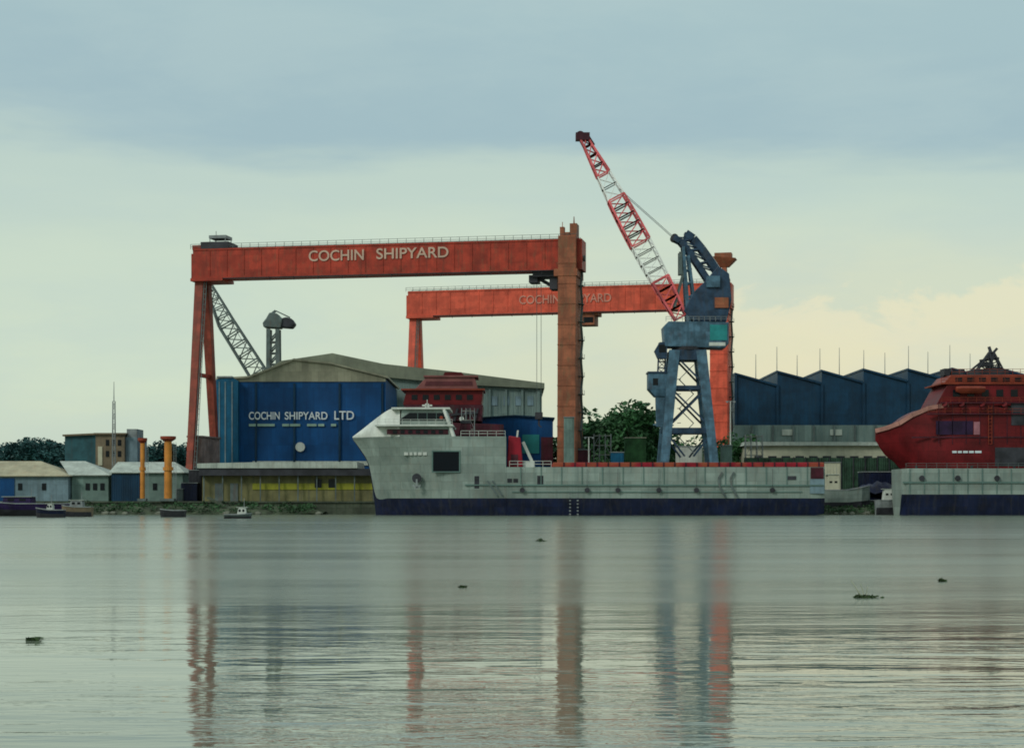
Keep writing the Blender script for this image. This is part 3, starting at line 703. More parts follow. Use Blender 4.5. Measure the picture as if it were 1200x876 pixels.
# slewing platform
mb = MB(); mb.tube(V(806, 411), V(806, 407), 3.6, None, 28); B(mb, 'slew_ring', M['dark'])
mb = MB(); mb.prism(P2([(778, 407), (848, 409), (852, 404), (852, 379), (782, 378), (776, 384)], Y), Y-3.2, Y+3.2); pl = B(mb, 'slewing_platform', M['crane'], bevel=.12)
B(MB().box(X(830, Y), X(850, Y), Y-3.3, Y-3.21, Z(400, Y), Z(382, Y)), 'side_panel', M['teal'], pl)
B(MB().box(X(829, Y), X(848, Y), Y-3.3, Y-3.21, Z(406.5, Y), Z(402.5, Y)), 'name_board', M['white'], pl)
mb = MB()
for k in range(12): mb.bar(V(779+k*6.4, 378, -3.1), V(779+k*6.4, 372.5, -3.1), .09)
mb.bar(V(779, 372.5, -3.1), V(850, 372.5, -3.1), .09); mb.bar(V(779, 375, -3.1), V(850, 375, -3.1), .07)
B(mb, 'handrail', M['grey'])
# operator cab hanging at the left
mb = MB(); mb.prism(P2([(770, 421), (780, 421), (781, 402), (772, 402), (766, 412)], Y), Y-2.9, Y-.5); cb = B(mb, 'operator_cab', M['cranedk'])
B(MB().box(X(771, Y), X(779, Y), Y-2.97, Y-2.91, Z(414, Y), Z(405, Y)), 'window', M['glass'], cb)
# tower body and machinery above the platform
mb = MB(); mb.prism(P2([(800, 365), (812, 378), (850, 378), (856, 352), (853, 322), (840, 313), (826, 330), (812, 343)], Y), Y-2.4, Y+2.4); B(mb, 'tower_body', M['cranedk'], bevel=.15)
B(MB().box(X(826, Y), X(842, Y), Y-2.9, Y-2.41, Z(338, Y), Z(325, Y)), 'winch_drum', M['crane'])
B(MB().box(X(836, Y), X(852, Y), Y-2.7, Y-2.41, Z(362, Y), Z(350, Y)), 'counterweight', M['redleg'])
mb = MB()
for sy in (-1.6, 1.6):                                   # twin legs of the upper gantry
    mb.bar(V(806, 378, sy), V(800, 290, sy), .9, 1.0, .6, .7); mb.bar(V(816, 378, sy), V(806, 300, sy), .55)
    for k in range(5): mb.bar(V(805.5-k*1.2, 366-k*16, sy), V(815-k*1.7, 358-k*14, sy), .3)
B(mb, 'upper_gantry', M['crane'])
# curved back lever: two stacked beams, sweeping from the top left to the rear
mb = MB()
c1 = [(789, 279), (797, 283), (806, 294), (817, 310), (829, 328), (842, 350)]; c2 = [(803, 274), (812, 280), (822, 292), (832, 306), (840, 318), (848, 334)]
for sy in (-1.3, 1.3):
    for cc, w_ in ((c1, 1.25), (c2, 1.6)):
        for a, b_ in zip(cc, cc[1:]): mb.bar(V(*a, sy), V(*b_, sy), .6, w_)
    for a, b_ in zip(c1[1:], c2[1:]): mb.bar(V(*a, sy), V(*b_, sy), .4)
    for a, b_ in zip(c1, c2[1:]): mb.bar(V(*a, sy), V(*b_, sy), .3)
for a in c1+c2: mb.bar(V(*a, -1.3), V(*a, 1.3), .4)
B(mb, 'luffing_lever', M['cranedk'])
mb = MB(); mb.tube(V(790, 279, -1.5), V(790, 279, 1.5), .8, None, 14); B(mb, 'pulley', M['dark'])
mb = MB()
for sy in (-1.2, 1.2): mb.bar(V(797, 296, sy), V(797, 322, sy), .7); mb.bar(V(803, 312, sy), V(790, 360, sy), .5)
B(mb, 'strut', M['greydk'])
# boom in painted bands
foot, tip = Vector(V(797, 372)), Vector(V(683, 160))
bands = [(0, .21, 'r'), (.21, .41, 'w'), (.41, .66, 'r'), (.66, .79, 'w'), (.79, 1, 'r')]
BR = mat('boom red paint', (.62, .12, .13), .5, var=.35, streak=.2); BW = mat('boom white paint', (.72, .74, .70), .5, var=.12)
def bw(f): return 1.5+2.9*math.sin(math.pi*min(1, f*.9+.12)) if f < .999 else 1.7
for f0, f1, c in bands:
    n = max(2, round((f1-f0)*18)); mb = MB()
    for i in range(n):
        a, b_ = f0+(f1-f0)*i/n, f0+(f1-f0)*(i+1)/n
        mb.lattice(foot.lerp(tip, a), foot.lerp(tip, b_), bw(a), bw(b_), 1, .42 if c == 'r' else .26)
    B(mb, 'boom_section', BR if c == 'r' else BW)
mb = MB(); mb.tube(tip+Vector((-.6, -1.1, .1)), tip+Vector((-.6, 1.1, .1)), .95, None, 14); mb.box(tip.x-1.6, tip.x+1.5, Y-1.2, Y+1.2, tip.z-.9, tip.z+.7)
mb.bar(tip+Vector((1, 0, 0)), tip.lerp(foot, .05)+Vector((1.2, 0, 0)), .9)
B(mb, 'boom_head', mat('dark maroon steel', (.05, .012, .02), .5))
mb = MB()
for sy in (-.8, .8): mb.tube(V(790, 279, sy), tip.lerp(foot, .30)+Vector((1.5, sy, .4)), .07, None, 5)
B(mb, 'stay_rope', M['grey'])
# ------------------------------------------------------------------ cranes behind the blue hall
Y = 560
def V2(px, py, dy=0): return (X(px, Y), Y+dy, Z(py, Y))
t = root_at(303, Y, 'derrick_crane', label='grey lattice derrick boom leaning up left behind the blue hall', cat='crane')
mb = MB(); mb.lattice(V2(309, 448), V2(266, 380), 5.6, 5.0, 6, .5); mb.lattice(V2(266, 380), V2(243, 331), 5.0, 1.8, 5, .45); mb.build('boom', M['greydk'], t)
mb = MB(); mb.lattice((X(309, Y), Y, G), V2(309, 446), 6, 5, 12, .5, side=(1, 0, 0)); mb.build('tower', M['greydk'], t)
mb = MB(); mb.box(X(303, Y), X(315, Y), Y-2.5, Y+2.5, Z(452, Y), Z(446, Y)); mb.build('cab', M['dark'], t)
mb = MB(); mb.tube(V2(243, 331), V2(312, 446), .1, None, 5); mb.build('stay_rope', M['grey'], t)
Y = 600
t = root_at(320, Y, 'tower_crane', label='small dark crane with stubby head on twin legs behind the blue hall', cat='crane')
mb = MB()
for sy in (-2, 2):
    mb.bar((X(314.5, Y), Y+sy, G), V2(315.5, 386, sy), 1.3); mb.bar((X(328, Y), Y+sy, G), V2(326, 386, sy), 1.3)
    for k in range(14):
        a = 570-k*13; mb.bar(V2(315, a, sy), V2(327, a-13, sy), .5); mb.bar(V2(315, a, sy), V2(327, a, sy), .5)
mb.build('tower', M['greydk'], t)
mb = MB(); mb.prism(P2([(310, 384), (330, 385), (332, 375), (326, 368), (317, 367), (313, 374), (309, 379)], Y), Y-3, Y+3); mb.build('cab', M['greydk'], t, bevel=.3)
mb = MB(); mb.prism(P2([(330, 384), (343, 385), (347, 380), (343, 374), (336, 372), (329, 374)], Y), Y-2.4, Y+2.4); mb.build('counterweight', M['dark'], t, bevel=.4)
mb = MB(); mb.bar(V2(318, 368), V2(323, 364), .8); mb.bar(V2(323, 364), V2(340, 372), .4); mb.build('jib', M['greydk'], t)

# ------------------------------------------------------------------ ships
def rail(mb, pts, h=1.1, sp=2.2, th=.07, y=0):
    for (x0, z0), (x1, z1) in zip(pts, pts[1:]):
        n = max(1, int(math.hypot(x1-x0, z1-z0)/sp))
        for i in range(n+1):
            f = i/n; x = x0+(x1-x0)*f; z = z0+(z1-z0)*f; mb.bar((x, y, z), (x, y, z+h), th)
        for hh in (.5, 1): mb.bar((x0, y, z0+h*hh), (x1, y, z1+h*hh), th)

# --- the long grey-green supply ship
Y = 350.0; YC = Y+9
t = empty('supply_ship', (X(690, Y), YC, 0), label='long grey green supply ship with navy waterline and red cargo rail', cat='ship')
def sx(px): return X(px, Y)
def sz(py): return Z(py, Y)
zw, zn = -1.5, sz(583.5)
def sec(k, navy, top): # half widths at keel, navy line, mid, top
    return [(k[0], zw), (k[1], navy), (k[2], (navy+top)/2), (k[3], top)]
st = [(sx(409), [(.03, sz(513.5)), (.05, sz(513)), (.08, sz(512)), (.15, sz(511))]),
      (sx(418), [(.05, sz(527)), (.1, sz(525)), (.5, sz(519)), (1.7, sz(511))]),
      (sx(428), [(.05, sz(546)), (.15, sz(543)), (1.3, sz(527)), (3.4, sz(511))]),
      (sx(434), [(.05, sz(583)), (.3, sz(572)), (2.4, sz(540)), (4.6, sz(511))]),
      (sx(438), [(.2, zw), (.7, zn), (2.6, sz(547)), (5.3, sz(511))]),
      (sx(452), [(1.0, zw), (2.0, zn), (4.4, sz(547)), (7.0, sz(511))]),
      (sx(475), [(2.8, zw), (4.3, zn), (6.3, sz(547)), (8.4, sz(511))]),
      (sx(505), [(5.5, zw), (7.3, zn), (8.3, sz(547)), (8.9, sz(511))]),
      (sx(540), [(8, zw), (8.9, zn), (9, sz(547)), (9, sz(511))]),
      (sx(593), [(8, zw), (9, zn), (9, sz(547)), (9, sz(511))])]
mb = MB(); mb.loft(st, [1, 0, 0, 0], YC, 4)
st2 = [(sx(a), [(8, zw if a < 940 else -.4), (9, zn), (9, sz(565)), (9, sz(547))]) for a in (593.2, 700, 850, 948)]+[(sx(967), [(7.6, .4), (8.6, zn), (8.8, sz(565)), (8.8, sz(547))])]
mb.loft(st2, [1, 0, 0, 0], YC)
hullo = mb.build('hull', [M['hull'], M['navy']], t, smooth=35)
# darker flared bow paint patch lines, belting and rubbing strakes
mb = MB()
mb.bar((sx(545), Y-.12, sz(568)), (sx(965), Y-.12, sz(568.5)), .3, .28)
mb.bar((sx(600), Y-.10, sz(576)), (sx(940), Y-.10, sz(576)), .2, .16)
for a in range(610, 960, 24): mb.bar((sx(a), Y-.08, sz(568)), (sx(a), Y-.08, sz(547)), .14, .14)
mb.build('rubbing_strake', M['hulldk'], t)
mb = MB()
for a in (846, 860): 
    for (p0, p1) in (((a, 553), (a-4, 560)), ((a-4, 560), (a-3, 570)), ((a-3, 570), (a+4, 582))): mb.bar((sx(p0[0]), Y-.2, sz(p0[1])), (sx(p1[0]), Y-.2, sz(p1[1])), .35, .35)
for a in (571, 577): mb.bar((sx(a), Y-.15, sz(563)), (sx(a+12), Y-.15, sz(581)), .3, .3)
mb.build('diagonal_fender', M['greydk'], t)
mb = MB(); mb.box(sx(507.5), sx(538), Y-.06, Y+.3, sz(552), sz(529)); op = mb.build('hull_opening', mat('painted opening shade', (.003, .006, .009), .9), t)  # no recess cut: near-black panel paints the shade inside the opening
mb = MB(); mb.box(sx(506), sx(539.5), Y-.14, Y-.05, sz(529), sz(527.6)); mb.box(sx(506), sx(539.5), Y-.14, Y-.05, sz(553.4), sz(552)); mb.box(sx(506), sx(507.5), Y-.14, Y-.05, sz(552), sz(529)); mb.box(sx(538), sx(539.5), Y-.14, Y-.05, sz(552), sz(529))
mb.build('frame', M['hulldk'], op)
for a0, a1, b0, b1 in ((556, 561.5, 557.5, 572), (594.5, 600, 560.5, 565), (601.5, 607, 560.5, 565), (629.5, 636.5, 557, 568), (923, 933, 557.5, 562)):
    MB().box(sx(a0), sx(a1), Y-.09, Y+.1, sz(b1), sz(b0)).build('side_port', M['dark'], t)
mb = MB()
for k, (a, b_) in enumerate(((473, 478), (479.5, 483), (484.5, 488), (489.5, 494), (495.5, 500))): mb.box(sx(a), sx(b_), Y+1.45-.04*(a-473), Y+2.6, sz(533), sz(529.5))
mb.build('hull_name', M['white'], t)
mb = MB()
for a, k in ((667, 0), (676, 0)):
    for q in range(7): mb.box(sx(a), sx(a+2), Y-.05, Y+.1, sz(603-q*4), sz(601.4-q*4))
mb.build('draught_marks', M['grey'], t)
mb = MB(); mb.tube((sx(488), Y+1.6, sz(560)), (sx(488), Y+.9, sz(560)), .8, .95, 16); an = mb.build('hawse_pipe', M['dark'], t)
mb = MB(); mb.bar((sx(488), Y+1.0, sz(561)), (sx(488), Y+1.0, sz(570)), .35); mb.bar((sx(483.5), Y+1.1, sz(568)), (sx(488), Y+1.1, sz(571.5)), .35); mb.bar((sx(488), Y+1.1, sz(571.5)), (sx(492.5), Y+1.1, sz(568)), .35); mb.build('anchor', M['grey'], an)
for k, a in enumerate((612, 688, 724, 772, 816, 905)):
    mb = MB(); mb.tube((sx(a), Y-.55, sz(574)), (sx(a), Y-.03, sz(574)), .5, .5, 14); mb.bar((sx(a), Y-.3, sz(571.5)), (sx(a), Y-.3, sz(549)), .06); mb.build('tyre_fender', M['dark'], t)
# decks
mb = MB(); mb.box(sx(594), sx(966), YC-8.6, YC+8.6, sz(552), sz(551.4)); mb.build('main_deck', M['greydk'], t)
mb = MB(); mb.box(sx(648), sx(966), Y+.3, Y+1.5, sz(547)+.01, sz(541.5)); mb.box(sx(648), sx(966), YC+7.5, YC+8.7, sz(547)+.01, sz(541.5)); mb.build('cargo_rail', M['deckred'], t, bevel=.1)
mb = MB()
for a in range(660, 964, 13): mb.box(sx(a), sx(a)+.3, Y+.2, Y+.29, sz(547)+.02, sz(541.6))
mb.build('rail_stanchion', M['maroon'], t)
mb = MB(); rail(mb, [(sx(597), sz(547)), (sx(646), sz(547))], 1.2, 1.5, .08, Y+.3); rail(mb, [(sx(540), sz(511)), (sx(592), sz(511))], 1.1, 1.5, .08, Y+.3); mb.build('guard_rail', M['white'], t)
mb = MB(); mb.box(sx(950), sx(965), Y-.16, Y-.03, sz(560.5), sz(547.5)); mb.box(sx(948), sx(967), YC-8, YC+8, sz(547)+.02, sz(541)); mb.build('stern_gate', M['maroon'], t)
mb = MB(); mb.box(sx(949), sx(966), Y-.14, Y-.02, sz(578), sz(561)); mb.build('stern_panel', M['wallbl'], t)
# superstructure
ss = [(sx(408.5), [(.1, sz(511)+.01), (.12, sz(510.6)), (.12, sz(510.3)), (.10, sz(509.5))]),
      (sx(420), [(2.0, sz(511)+.01), (2.2, sz(508)), (2.0, sz(505)), (1.2, sz(501.5))]),
      (sx(437), [(5.2, sz(511)+.01), (5.2, sz(506)), (4.6, sz(498)), (3.4, sz(489.5))]),
      (sx(455), [(7.2, sz(511)+.01), (7.2, sz(504)), (6.8, sz(492)), (5.6, sz(478.5))]),
      (sx(468), [(8.0, sz(511)+.01), (8.0, sz(504)), (7.5, sz(490)), (6.4, sz(477.5))])]
mb = MB(); mb.loft(ss, None, YC, 3); mb.build('bow_shield', M['white'], t, smooth=40)
mb = MB(); mb.prism([(sx(468.1), sz(511)+.01), (sx(530), sz(511)+.01), (sx(527), sz(499)), (sx(468.1), sz(499))], YC-8.0, YC+8.0); mb.build('deck_house', M['hull'], t, bevel=.08)
mb = MB(); mb.prism([(sx(468.1), sz(499)+.01), (sx(527), sz(499)+.01), (sx(523), sz(479)), (sx(470), sz(479))], YC-7.2, YC+7.2); wh = mb.build('wheelhouse', M['hull'], t, bevel=.08)
mb = MB(); mb.prism([(sx(466), sz(492)), (sx(522), sz(492)), (sx(520), sz(483)), (sx(479), sz(483))], YC-7.28, YC-7.19)
mb.build('window', M['glass'], wh)
for a in (489, 500, 511): MB().bar((sx(a), YC-7.32, sz(492)), (sx(a), YC-7.32, sz(483)), .10, .10).build('mullion', M['hulldk'], wh)
mb = MB(); mb.box(sx(439), sx(531), YC-8.9, YC+8.9, sz(499.2), sz(497)); mb.build('bridge_deck', M['white'], t, bevel=.05)
mb = MB(); mb.box(sx(458), sx(527), YC-7.8, YC+7.8, sz(479), sz(476.7)); mb.build('wheelhouse_roof', M['white'], t, bevel=.05)
mb = MB(); mb.box(sx(453), sx(525), YC-8.12, YC-8.02, sz(508.5), sz(502.5)); mb.build('window_band', M['maroon'], t)
mb = MB()
for a in range(460, 522, 9): mb.box(sx(a), sx(a+5), YC-8.18, YC-8.13, sz(507.5), sz(503.5))
mb.build('cabin_window', M['glass'], t)
mb = MB(); rail(mb, [(sx(442), sz(497)), (sx(530), sz(497))], 1.0, 1.6, .07, YC-8.8); mb.build('bridge_rail', M['white'], t)
mb = MB(); mb.bar((sx(520), YC-7.5, sz(478)), (sx(532), YC-8.6, sz(512)), .55); mb.bar((sx(532), YC-8.6, sz(512)), (sx(533), YC-8.8, sz(523)), .3); mb.build('ladder', M['white'], t)
mb = MB(); mb.lattice((sx(498), YC, sz(477)), (sx(498), YC, sz(470)), .9, .6, 2, .12); mb.bar((sx(492), YC, sz(472)), (sx(504), YC, sz(472)), .3); mb.bar((sx(498), YC, sz(470)), (sx(498), YC, sz(465)), .12); mb.build('radar_mast', M['white'], t)
mb = MB(); mb.prism([(sx(536), sz(511)), (sx(552), sz(511)), (sx(550), sz(494)), (sx(539), sz(494))], YC-2.5, YC+2.5); fn = mb.build('funnel', M['maroon'], t, bevel=.2)
MB().box(sx(538.5), sx(550.5), YC-2.6, YC+2.6, sz(494), sz(491)).build('funnel_cap', M['dark'], fn)
mb = MB(); mb.tube((sx(517), Y+.4, sz(489)), (sx(517), Y+.8, sz(489)), .35, None, 12); mb.build('lifebuoy', M['shiporange'], t)
mb = MB(); mb.prism([(sx(594), sz(547)), (sx(613), sz(547)), (sx(610), sz(512)), (sx(596), sz(510))], YC-7.5, YC-3.0); wi = mb.build('winch_housing', mat('crimson winch paint', (.20, .008, .018), .5, var=.3), t, bevel=.2)
MB().box(sx(599), sx(607), YC-7.58, YC-7.51, sz(545), sz(532)).build('door', M['maroon'], wi)
mb = MB(); mb.bar((sx(613), YC-6, sz(517)), (sx(624), YC-6, sz(541)), .6); mb.bar((sx(612), YC-6, sz(545)), (sx(626), YC-6, sz(545)), 1.6); mb.bar((sx(606), YC-5, sz(511)), (sx(607), YC-5, sz(503)), .35); mb.build('davit', M['white'], t)
for a in (693, 735, 780, 880):
    MB().box(sx(a), sx(a+9), YC-3, YC+3, sz(551.3), sz(545)).build('deck_hatch', M['greydk'], t)

# --- red ship in dock behind the supply ship
Y = 398.0; YC = Y+7
t = empty('red_ship', (X(520, Y), YC, G), label='dark red ship on the slip behind the wheelhouse of the supply ship', cat='ship')
st = [(sx_, s_) for sx_, s_ in ((X(450, Y), [(.2, G+2), (.4, Z(545, Y)), (1.2, Z(520, Y)), (2.4, Z(490, Y))]), (X(470, Y), [(4, G+1), (5, Z(545, Y)), (6, Z(520, Y)), (6.5, Z(492, Y))]),
      (X(500, Y), [(6, G+.6), (7, Z(545, Y)), (7, Z(520, Y)), (7, Z(494, Y))]), (X(590, Y), [(6, G+.6), (7, Z(545, Y)), (7, Z(520, Y)), (7, Z(497, Y))]))]
MB().loft(st, None, YC).build('hull', M['maroon'], t)
mb = MB(); mb.prism([(X(468, Y), Z(493, Y)), (X(564, Y), Z(493, Y)), (X(566, Y), Z(474, Y)), (X(474, Y), Z(474, Y))], YC-6.4, YC+6.4); mb.build('deck_house', M['maroon'], t, bevel=.1)
mb = MB(); mb.prism([(X(472, Y), Z(474, Y)+.02), (X(564, Y), Z(474, Y)+.02), (X(566, Y), Z(457, Y)), (X(476, Y), Z(456, Y))], YC-6, YC+6); h2 = mb.build('upper_house', M['shipred'], t, bevel=.1)
for a in range(482, 560, 13): MB().box(X(a, Y), X(a+7, Y), YC-6.1, YC-6.01, Z(468, Y), Z(462, Y)).build('window', M['glass'], h2)
mb = MB(); mb.box(X(470, Y), X(568, Y), YC-6.8, YC+6.8, Z(457, Y)+.02, Z(455, Y)); mb.build('bridge_deck', M['shiporange'], t)
PK = mat('faded red paint', (.17, .065, .06), .6, var=.25, streak=.4, dirt=(.2, .08, .07))
mb = MB(); mb.prism([(X(486, Y), Z(455, Y)+.02), (X(560, Y), Z(455, Y)+.02), (X(556, Y), Z(441, Y)), (X(500, Y), Z(440, Y))], YC-5, YC+5); wh = mb.build('wheelhouse', PK, t, bevel=.1)
mb = MB()
mb.prism([(X(497, Y), Z(451, Y)), (X(554, Y), Z(451, Y)), (X(553, Y), Z(446, Y)), (X(499, Y), Z(446, Y))], YC-5.08, YC-5.01); mb.build('window', mat('reddish glass', (.08, .02, .025), .3), wh)
MB().box(X(496, Y), X(560, Y), YC-5.4, YC+5.4, Z(441, Y)+.02, Z(439, Y)).build('roof', PK, wh)
mb = MB(); mb.prism([(X(518, Y), Z(439, Y)+.04), (X(544, Y), Z(439, Y)+.04), (X(540, Y), Z(434, Y)), (X(520, Y), Z(434, Y))], YC-2, YC+2); mb.build('mast_house', M['shipred'], t)
mb = MB()
for a in (532, 545, 556): mb.bar((X(a, Y), YC-6.5, Z(493, Y)), (X(a+4, Y), YC-6.5, Z(478, Y)), .5)
mb.bar((X(528, Y), YC-6.9, Z(486, Y)), (X(560, Y), YC-6.9, Z(483, Y)), .4); mb.build('davit', M['dark'], t)
mb = MB(); mb.tube((X(541, Y), YC-7.2, Z(490.5, Y)), (X(541, Y), YC-6.6, Z(490.5, Y)), .55, None, 12); mb.build('floodlight', M['white'], t)

# --- red ship at the right with a grey hull moored in front
Y = 368.0; YC = Y+8
t = empty('red_tug', (X(1150, Y), YC, 0), label='big red ship with raked bow and orange upper works at the right edge', cat='ship')
def rx(a): return X(a, Y)
def rz(a): return Z(a, Y)
st = [(rx(1035), [(.05, rz(514)), (.1, rz(512)), (.3, rz(508)), (.5, rz(503))]),
      (rx(1046), [(.1, rz(531)), (.7, rz(525)), (1.8, rz(514)), (2.6, rz(500))]),
      (rx(1058), [(.2, rz(541)), (2.0, rz(534)), (3.6, rz(516)), (4.6, rz(495))]),
      (rx(1072), [(.6, rz(560)), (3.6, rz(546)), (5.4, rz(516)), (6.0, rz(485.5))]),
      (rx(1090), [(2.5, -1), (6.0, rz(548)), (7, rz(516)), (7, rz(477.5))]),
      (rx(1112), [(5, -1), (7.6, rz(548)), (8, rz(516)), (7.6, rz(474))]),
      (rx(1150), [(6, -1), (8, rz(548)), (8, rz(516)), (8, rz(472))]),
      (rx(1330), [(6, -1), (8, rz(548)), (8, rz(520)), (8, rz(520))])]
mb = MB(); mb.loft(st, None, YC, 4); mb.build('hull', M['shipred'], t, smooth=35)
mb = MB()
pth = [(1035, 503), (1046, 500), (1058, 495), (1072, 485.5), (1090, 477.5), (1112, 474)]; hwid = [.5, 2.6, 4.6, 6, 7, 7.6]
for i in range(5): mb.bar((rx(pth[i][0]), YC-hwid[i]-.1, rz(pth[i][1])), (rx(pth[i+1][0]), YC-hwid[i+1]-.1, rz(pth[i+1][1])), .4, .9)
mb.build('bow_rail', mat('faded pink paint', (.30, .15, .12), .6, var=.3), t)
mb = MB(); mb.prism([(rx(1098), rz(475)), (rx(1250), rz(475)), (rx(1250), rz(449)), (rx(1112), rz(449))], YC-7, YC+7); a1 = mb.build('upper_house', M['shipred'], t, bevel=.1)
mb = MB(); mb.prism([(rx(1108), rz(449)+.02), (rx(1240), rz(449)+.02), (rx(1240), rz(437.5)), (rx(1117), rz(438.5))], YC-6.2, YC+6.2); wh = mb.build('wheelhouse', M['shiporange'], t, bevel=.1)
mb = MB(); mb.box(rx(1104), rx(1242), YC-7.4, YC+7.4, rz(449.6), rz(448)); mb.build('bridge_deck', M['shiporange'], t)
for a in range(1122, 1236, 14): MB().box(rx(a), rx(a+8), YC-6.28, YC-6.19, rz(446), rz(441)).build('window', M['glass'], wh)
for a in range(1118, 1240, 17): MB().box(rx(a), rx(a+8), YC-7.1, YC-6.99, rz(464), rz(456)).build('window', M['glass'], a1)
mb = MB(); mb.box(rx(1097), rx(1140), Y-.12, Y+.2, rz(509), rz(493)); mb.build('navy_panel', mat('dark purple panel', (.020, .008, .03), .5, var=.4), t)
mb = MB(); mb.box(rx(1141), rx(1148), Y-.14, Y+.2, rz(509), rz(494)); mb.build('side_door', mat('dusty pink paint', (.28, .12, .14), .6), t)
mb = MB(); mb.box(rx(1166), rx(1215), Y-.1, Y+.2, rz(546), rz(524)); mb.build('hull_opening', M['dark'], t)
mb = MB(); mb.box(rx(1185), rx(1215), Y-.13, Y+.2, rz(498), rz(472)); mb.build('hull_opening', M['dark'], t)
mb = MB()
for a, b_ in ((1116, 1121), (1122.5, 1127), (1128.5, 1134), (1135.5, 1141), (1142.5, 1150)): mb.box(rx(a), rx(b_), Y-.12, Y+.1, rz(530.5), rz(528))
mb.build('hull_name', M['wletter'], t)
mb = MB()
for a in range(1070, 1210, 20): mb.bar((rx(a), Y+(1.2 if a < 1090 else -.05), rz(512)), (rx(a+20), Y+(.6 if a < 1090 else -.05), rz(512)), .25, .3)
for a in range(1100, 1212, 16): mb.bar((rx(a), Y-.06, rz(520)), (rx(a), Y-.06, rz(470)), .14, .12)
mb.build('rubbing_strake', M['maroon'], t)
mb = MB(); rail(mb, [(rx(1104), rz(448)), (rx(1235), rz(448))], 1.1, 1.6, .08, YC-7.3); rail(mb, [(rx(1118), rz(437.5)), (rx(1235), rz(437.5))], 1.1, 1.6, .08, YC-6); mb.build('guard_rail', M['shiporange'], t)
for y0_, x0_ in ((485.5, 1078), (472.5, 1094)):
    mb = MB(); mb.box(rx(x0_+8), rx(1246), Y-.55, Y+.1, rz(y0_), rz(y0_-1.3)); lg = mb.build('side_walkway', M['maroon'], t)
    mb = MB(); rail(mb, [(rx(x0_+9), rz(y0_-1.3)), (rx(1245), rz(y0_-1.3))], 1.0, 1.7, .07, Y-.5); mb.build('walkway_rail', M['shiporange'], lg)
mb = MB()
for k in range(11): z_ = rz(520)+k*.75; mb.bar((rx(1158), Y-.25, z_), (rx(1162), Y-.25, z_), .1)
mb.bar((rx(1158), Y-.25, rz(520)), (rx(1158), Y-.25, rz(475)), .12); mb.bar((rx(1162), Y-.25, rz(520)), (rx(1162), Y-.25, rz(475)), .12); mb.build('ladder', M['shiporange'], t)
for a in (1108, 1128, 1152, 1178):
    mb = MB(); mb.tube((rx(a), Y-.3, rz(480)), (rx(a), Y-.3, rz(475)), .42, .42, 10); mb.tube((rx(a), Y-.3, rz(475)), (rx(a)-.3, Y-.6, rz(473.6)), .42, .6, 10); mb.build('vent', M['shipred'], t)
mb = MB(); mb.loft([(rx(1120), [(.1, rz(459)), (.3, rz(457)), (.5, rz(455)), (.3, rz(453))]), (rx(1126), [(.4, rz(461)), (1.1, rz(458)), (1.2, rz(455)), (.8, rz(452.5))]), (rx(1148), [(.4, rz(461)), (1.1, rz(458)), (1.2, rz(455)), (.8, rz(452.5))]), (rx(1154), [(.1, rz(459)), (.3, rz(457)), (.5, rz(455)), (.3, rz(453))])], None, YC-8.2); mb.build('lifeboat', M['shiporange'], t, smooth=40)
# dark mast: triangular lattice leaning, with radar gear
mb = MB(); mb.lattice((rx(1160), YC, rz(438)), (rx(1174), YC, rz(410)), 2.6, 1.0, 5, .32); mb.lattice((rx(1184), YC, rz(438)), (rx(1174), YC, rz(410)), 2.2, 1.0, 5, .32)
mb.bar((rx(1174), YC, rz(411)), (rx(1171), YC, rz(402)), .6, None, .3); mb.bar((rx(1174), YC, rz(412)), (rx(1181), YC, rz(404)), .5, None, .3)
mb.bar((rx(1160), YC, rz(419)), (rx(1183), YC, rz(416)), .5); mb.box(rx(1163), rx(1172), YC-1, YC+1, rz(426), rz(421)); mb.bar((rx(1150), YC, rz(430)), (rx(1172), YC, rz(412)), .4)
mb.box(rx(1149), rx(1190), YC-3, YC+3, rz(437.4), rz(430)); mb.build('mast', M['dark'], t)
mb = MB(); mb.box(rx(1115), rx(1122), YC-2, YC+2, rz(437.4), rz(429)); mb.box(rx(1124), rx(1132), YC-2, YC+2, rz(437.4), rz(432)); mb.tube((rx(1138), YC, rz(437)), (rx(1138), YC, rz(429)), .9, .7, 10); mb.build('roof_gear', M['dark'], t)

Y = 354.0; YC = Y+5
t = empty('hull_barge', (X(1160, Y), YC, 0), label='pale grey green flat hull moored in front of the red ship', cat='barge')
bz = lambda a: Z(a, Y)
st = [(X(1057, Y), [(2.5, -.3), (4.6, bz(579)), (4.7, bz(564)), (4.7, bz(549))]), (X(1064, Y), [(4.4, -1), (5, bz(579)), (5, bz(564)), (5, bz(548.5))]),
      (X(1200, Y), [(4.4, -1), (5, bz(579)), (5, bz(564)), (5, bz(548.5))]), (X(1300, Y), [(4.4, -1), (5, bz(579)), (5, bz(564)), (5, bz(548))])]
MB().loft(st, [1, 0, 0, 0], YC).build('hull', [M['hull'], M['navy']], t)
mb = MB(); mb.bar((X(1058, Y), Y-.1, bz(565)), (X(1300, Y), Y-.1, bz(565)), .3, .3)
for a in range(1066, 1300, 17): mb.bar((X(a, Y), Y-.08, bz(578)), (X(a, Y), Y-.08, bz(549)), .14, .14)
mb.build('rubbing_strake', M['hulldk'], t)
mb = MB()
for a in (1080, 1122, 1168): mb.tube((X(a, Y), Y-.5, bz(560)), (X(a, Y), Y-.1, bz(560)), .55, None, 12)
mb.build('tyre_fender', M['dark'], t)
mb = MB(); rail(mb, [(X(1062, Y), bz(548.5)), (X(1290, Y), bz(548))], 1.0, 2, .07, Y+.2); mb.build('guard_rail', M['greydk'], t)
for a in (1075, 1140, 1190): MB().tube((X(a, Y), Y+.8, bz(548.4)), (X(a, Y), Y+.8, bz(545.5)), .22, .3, 10).build('bollard', M['dark'], t)

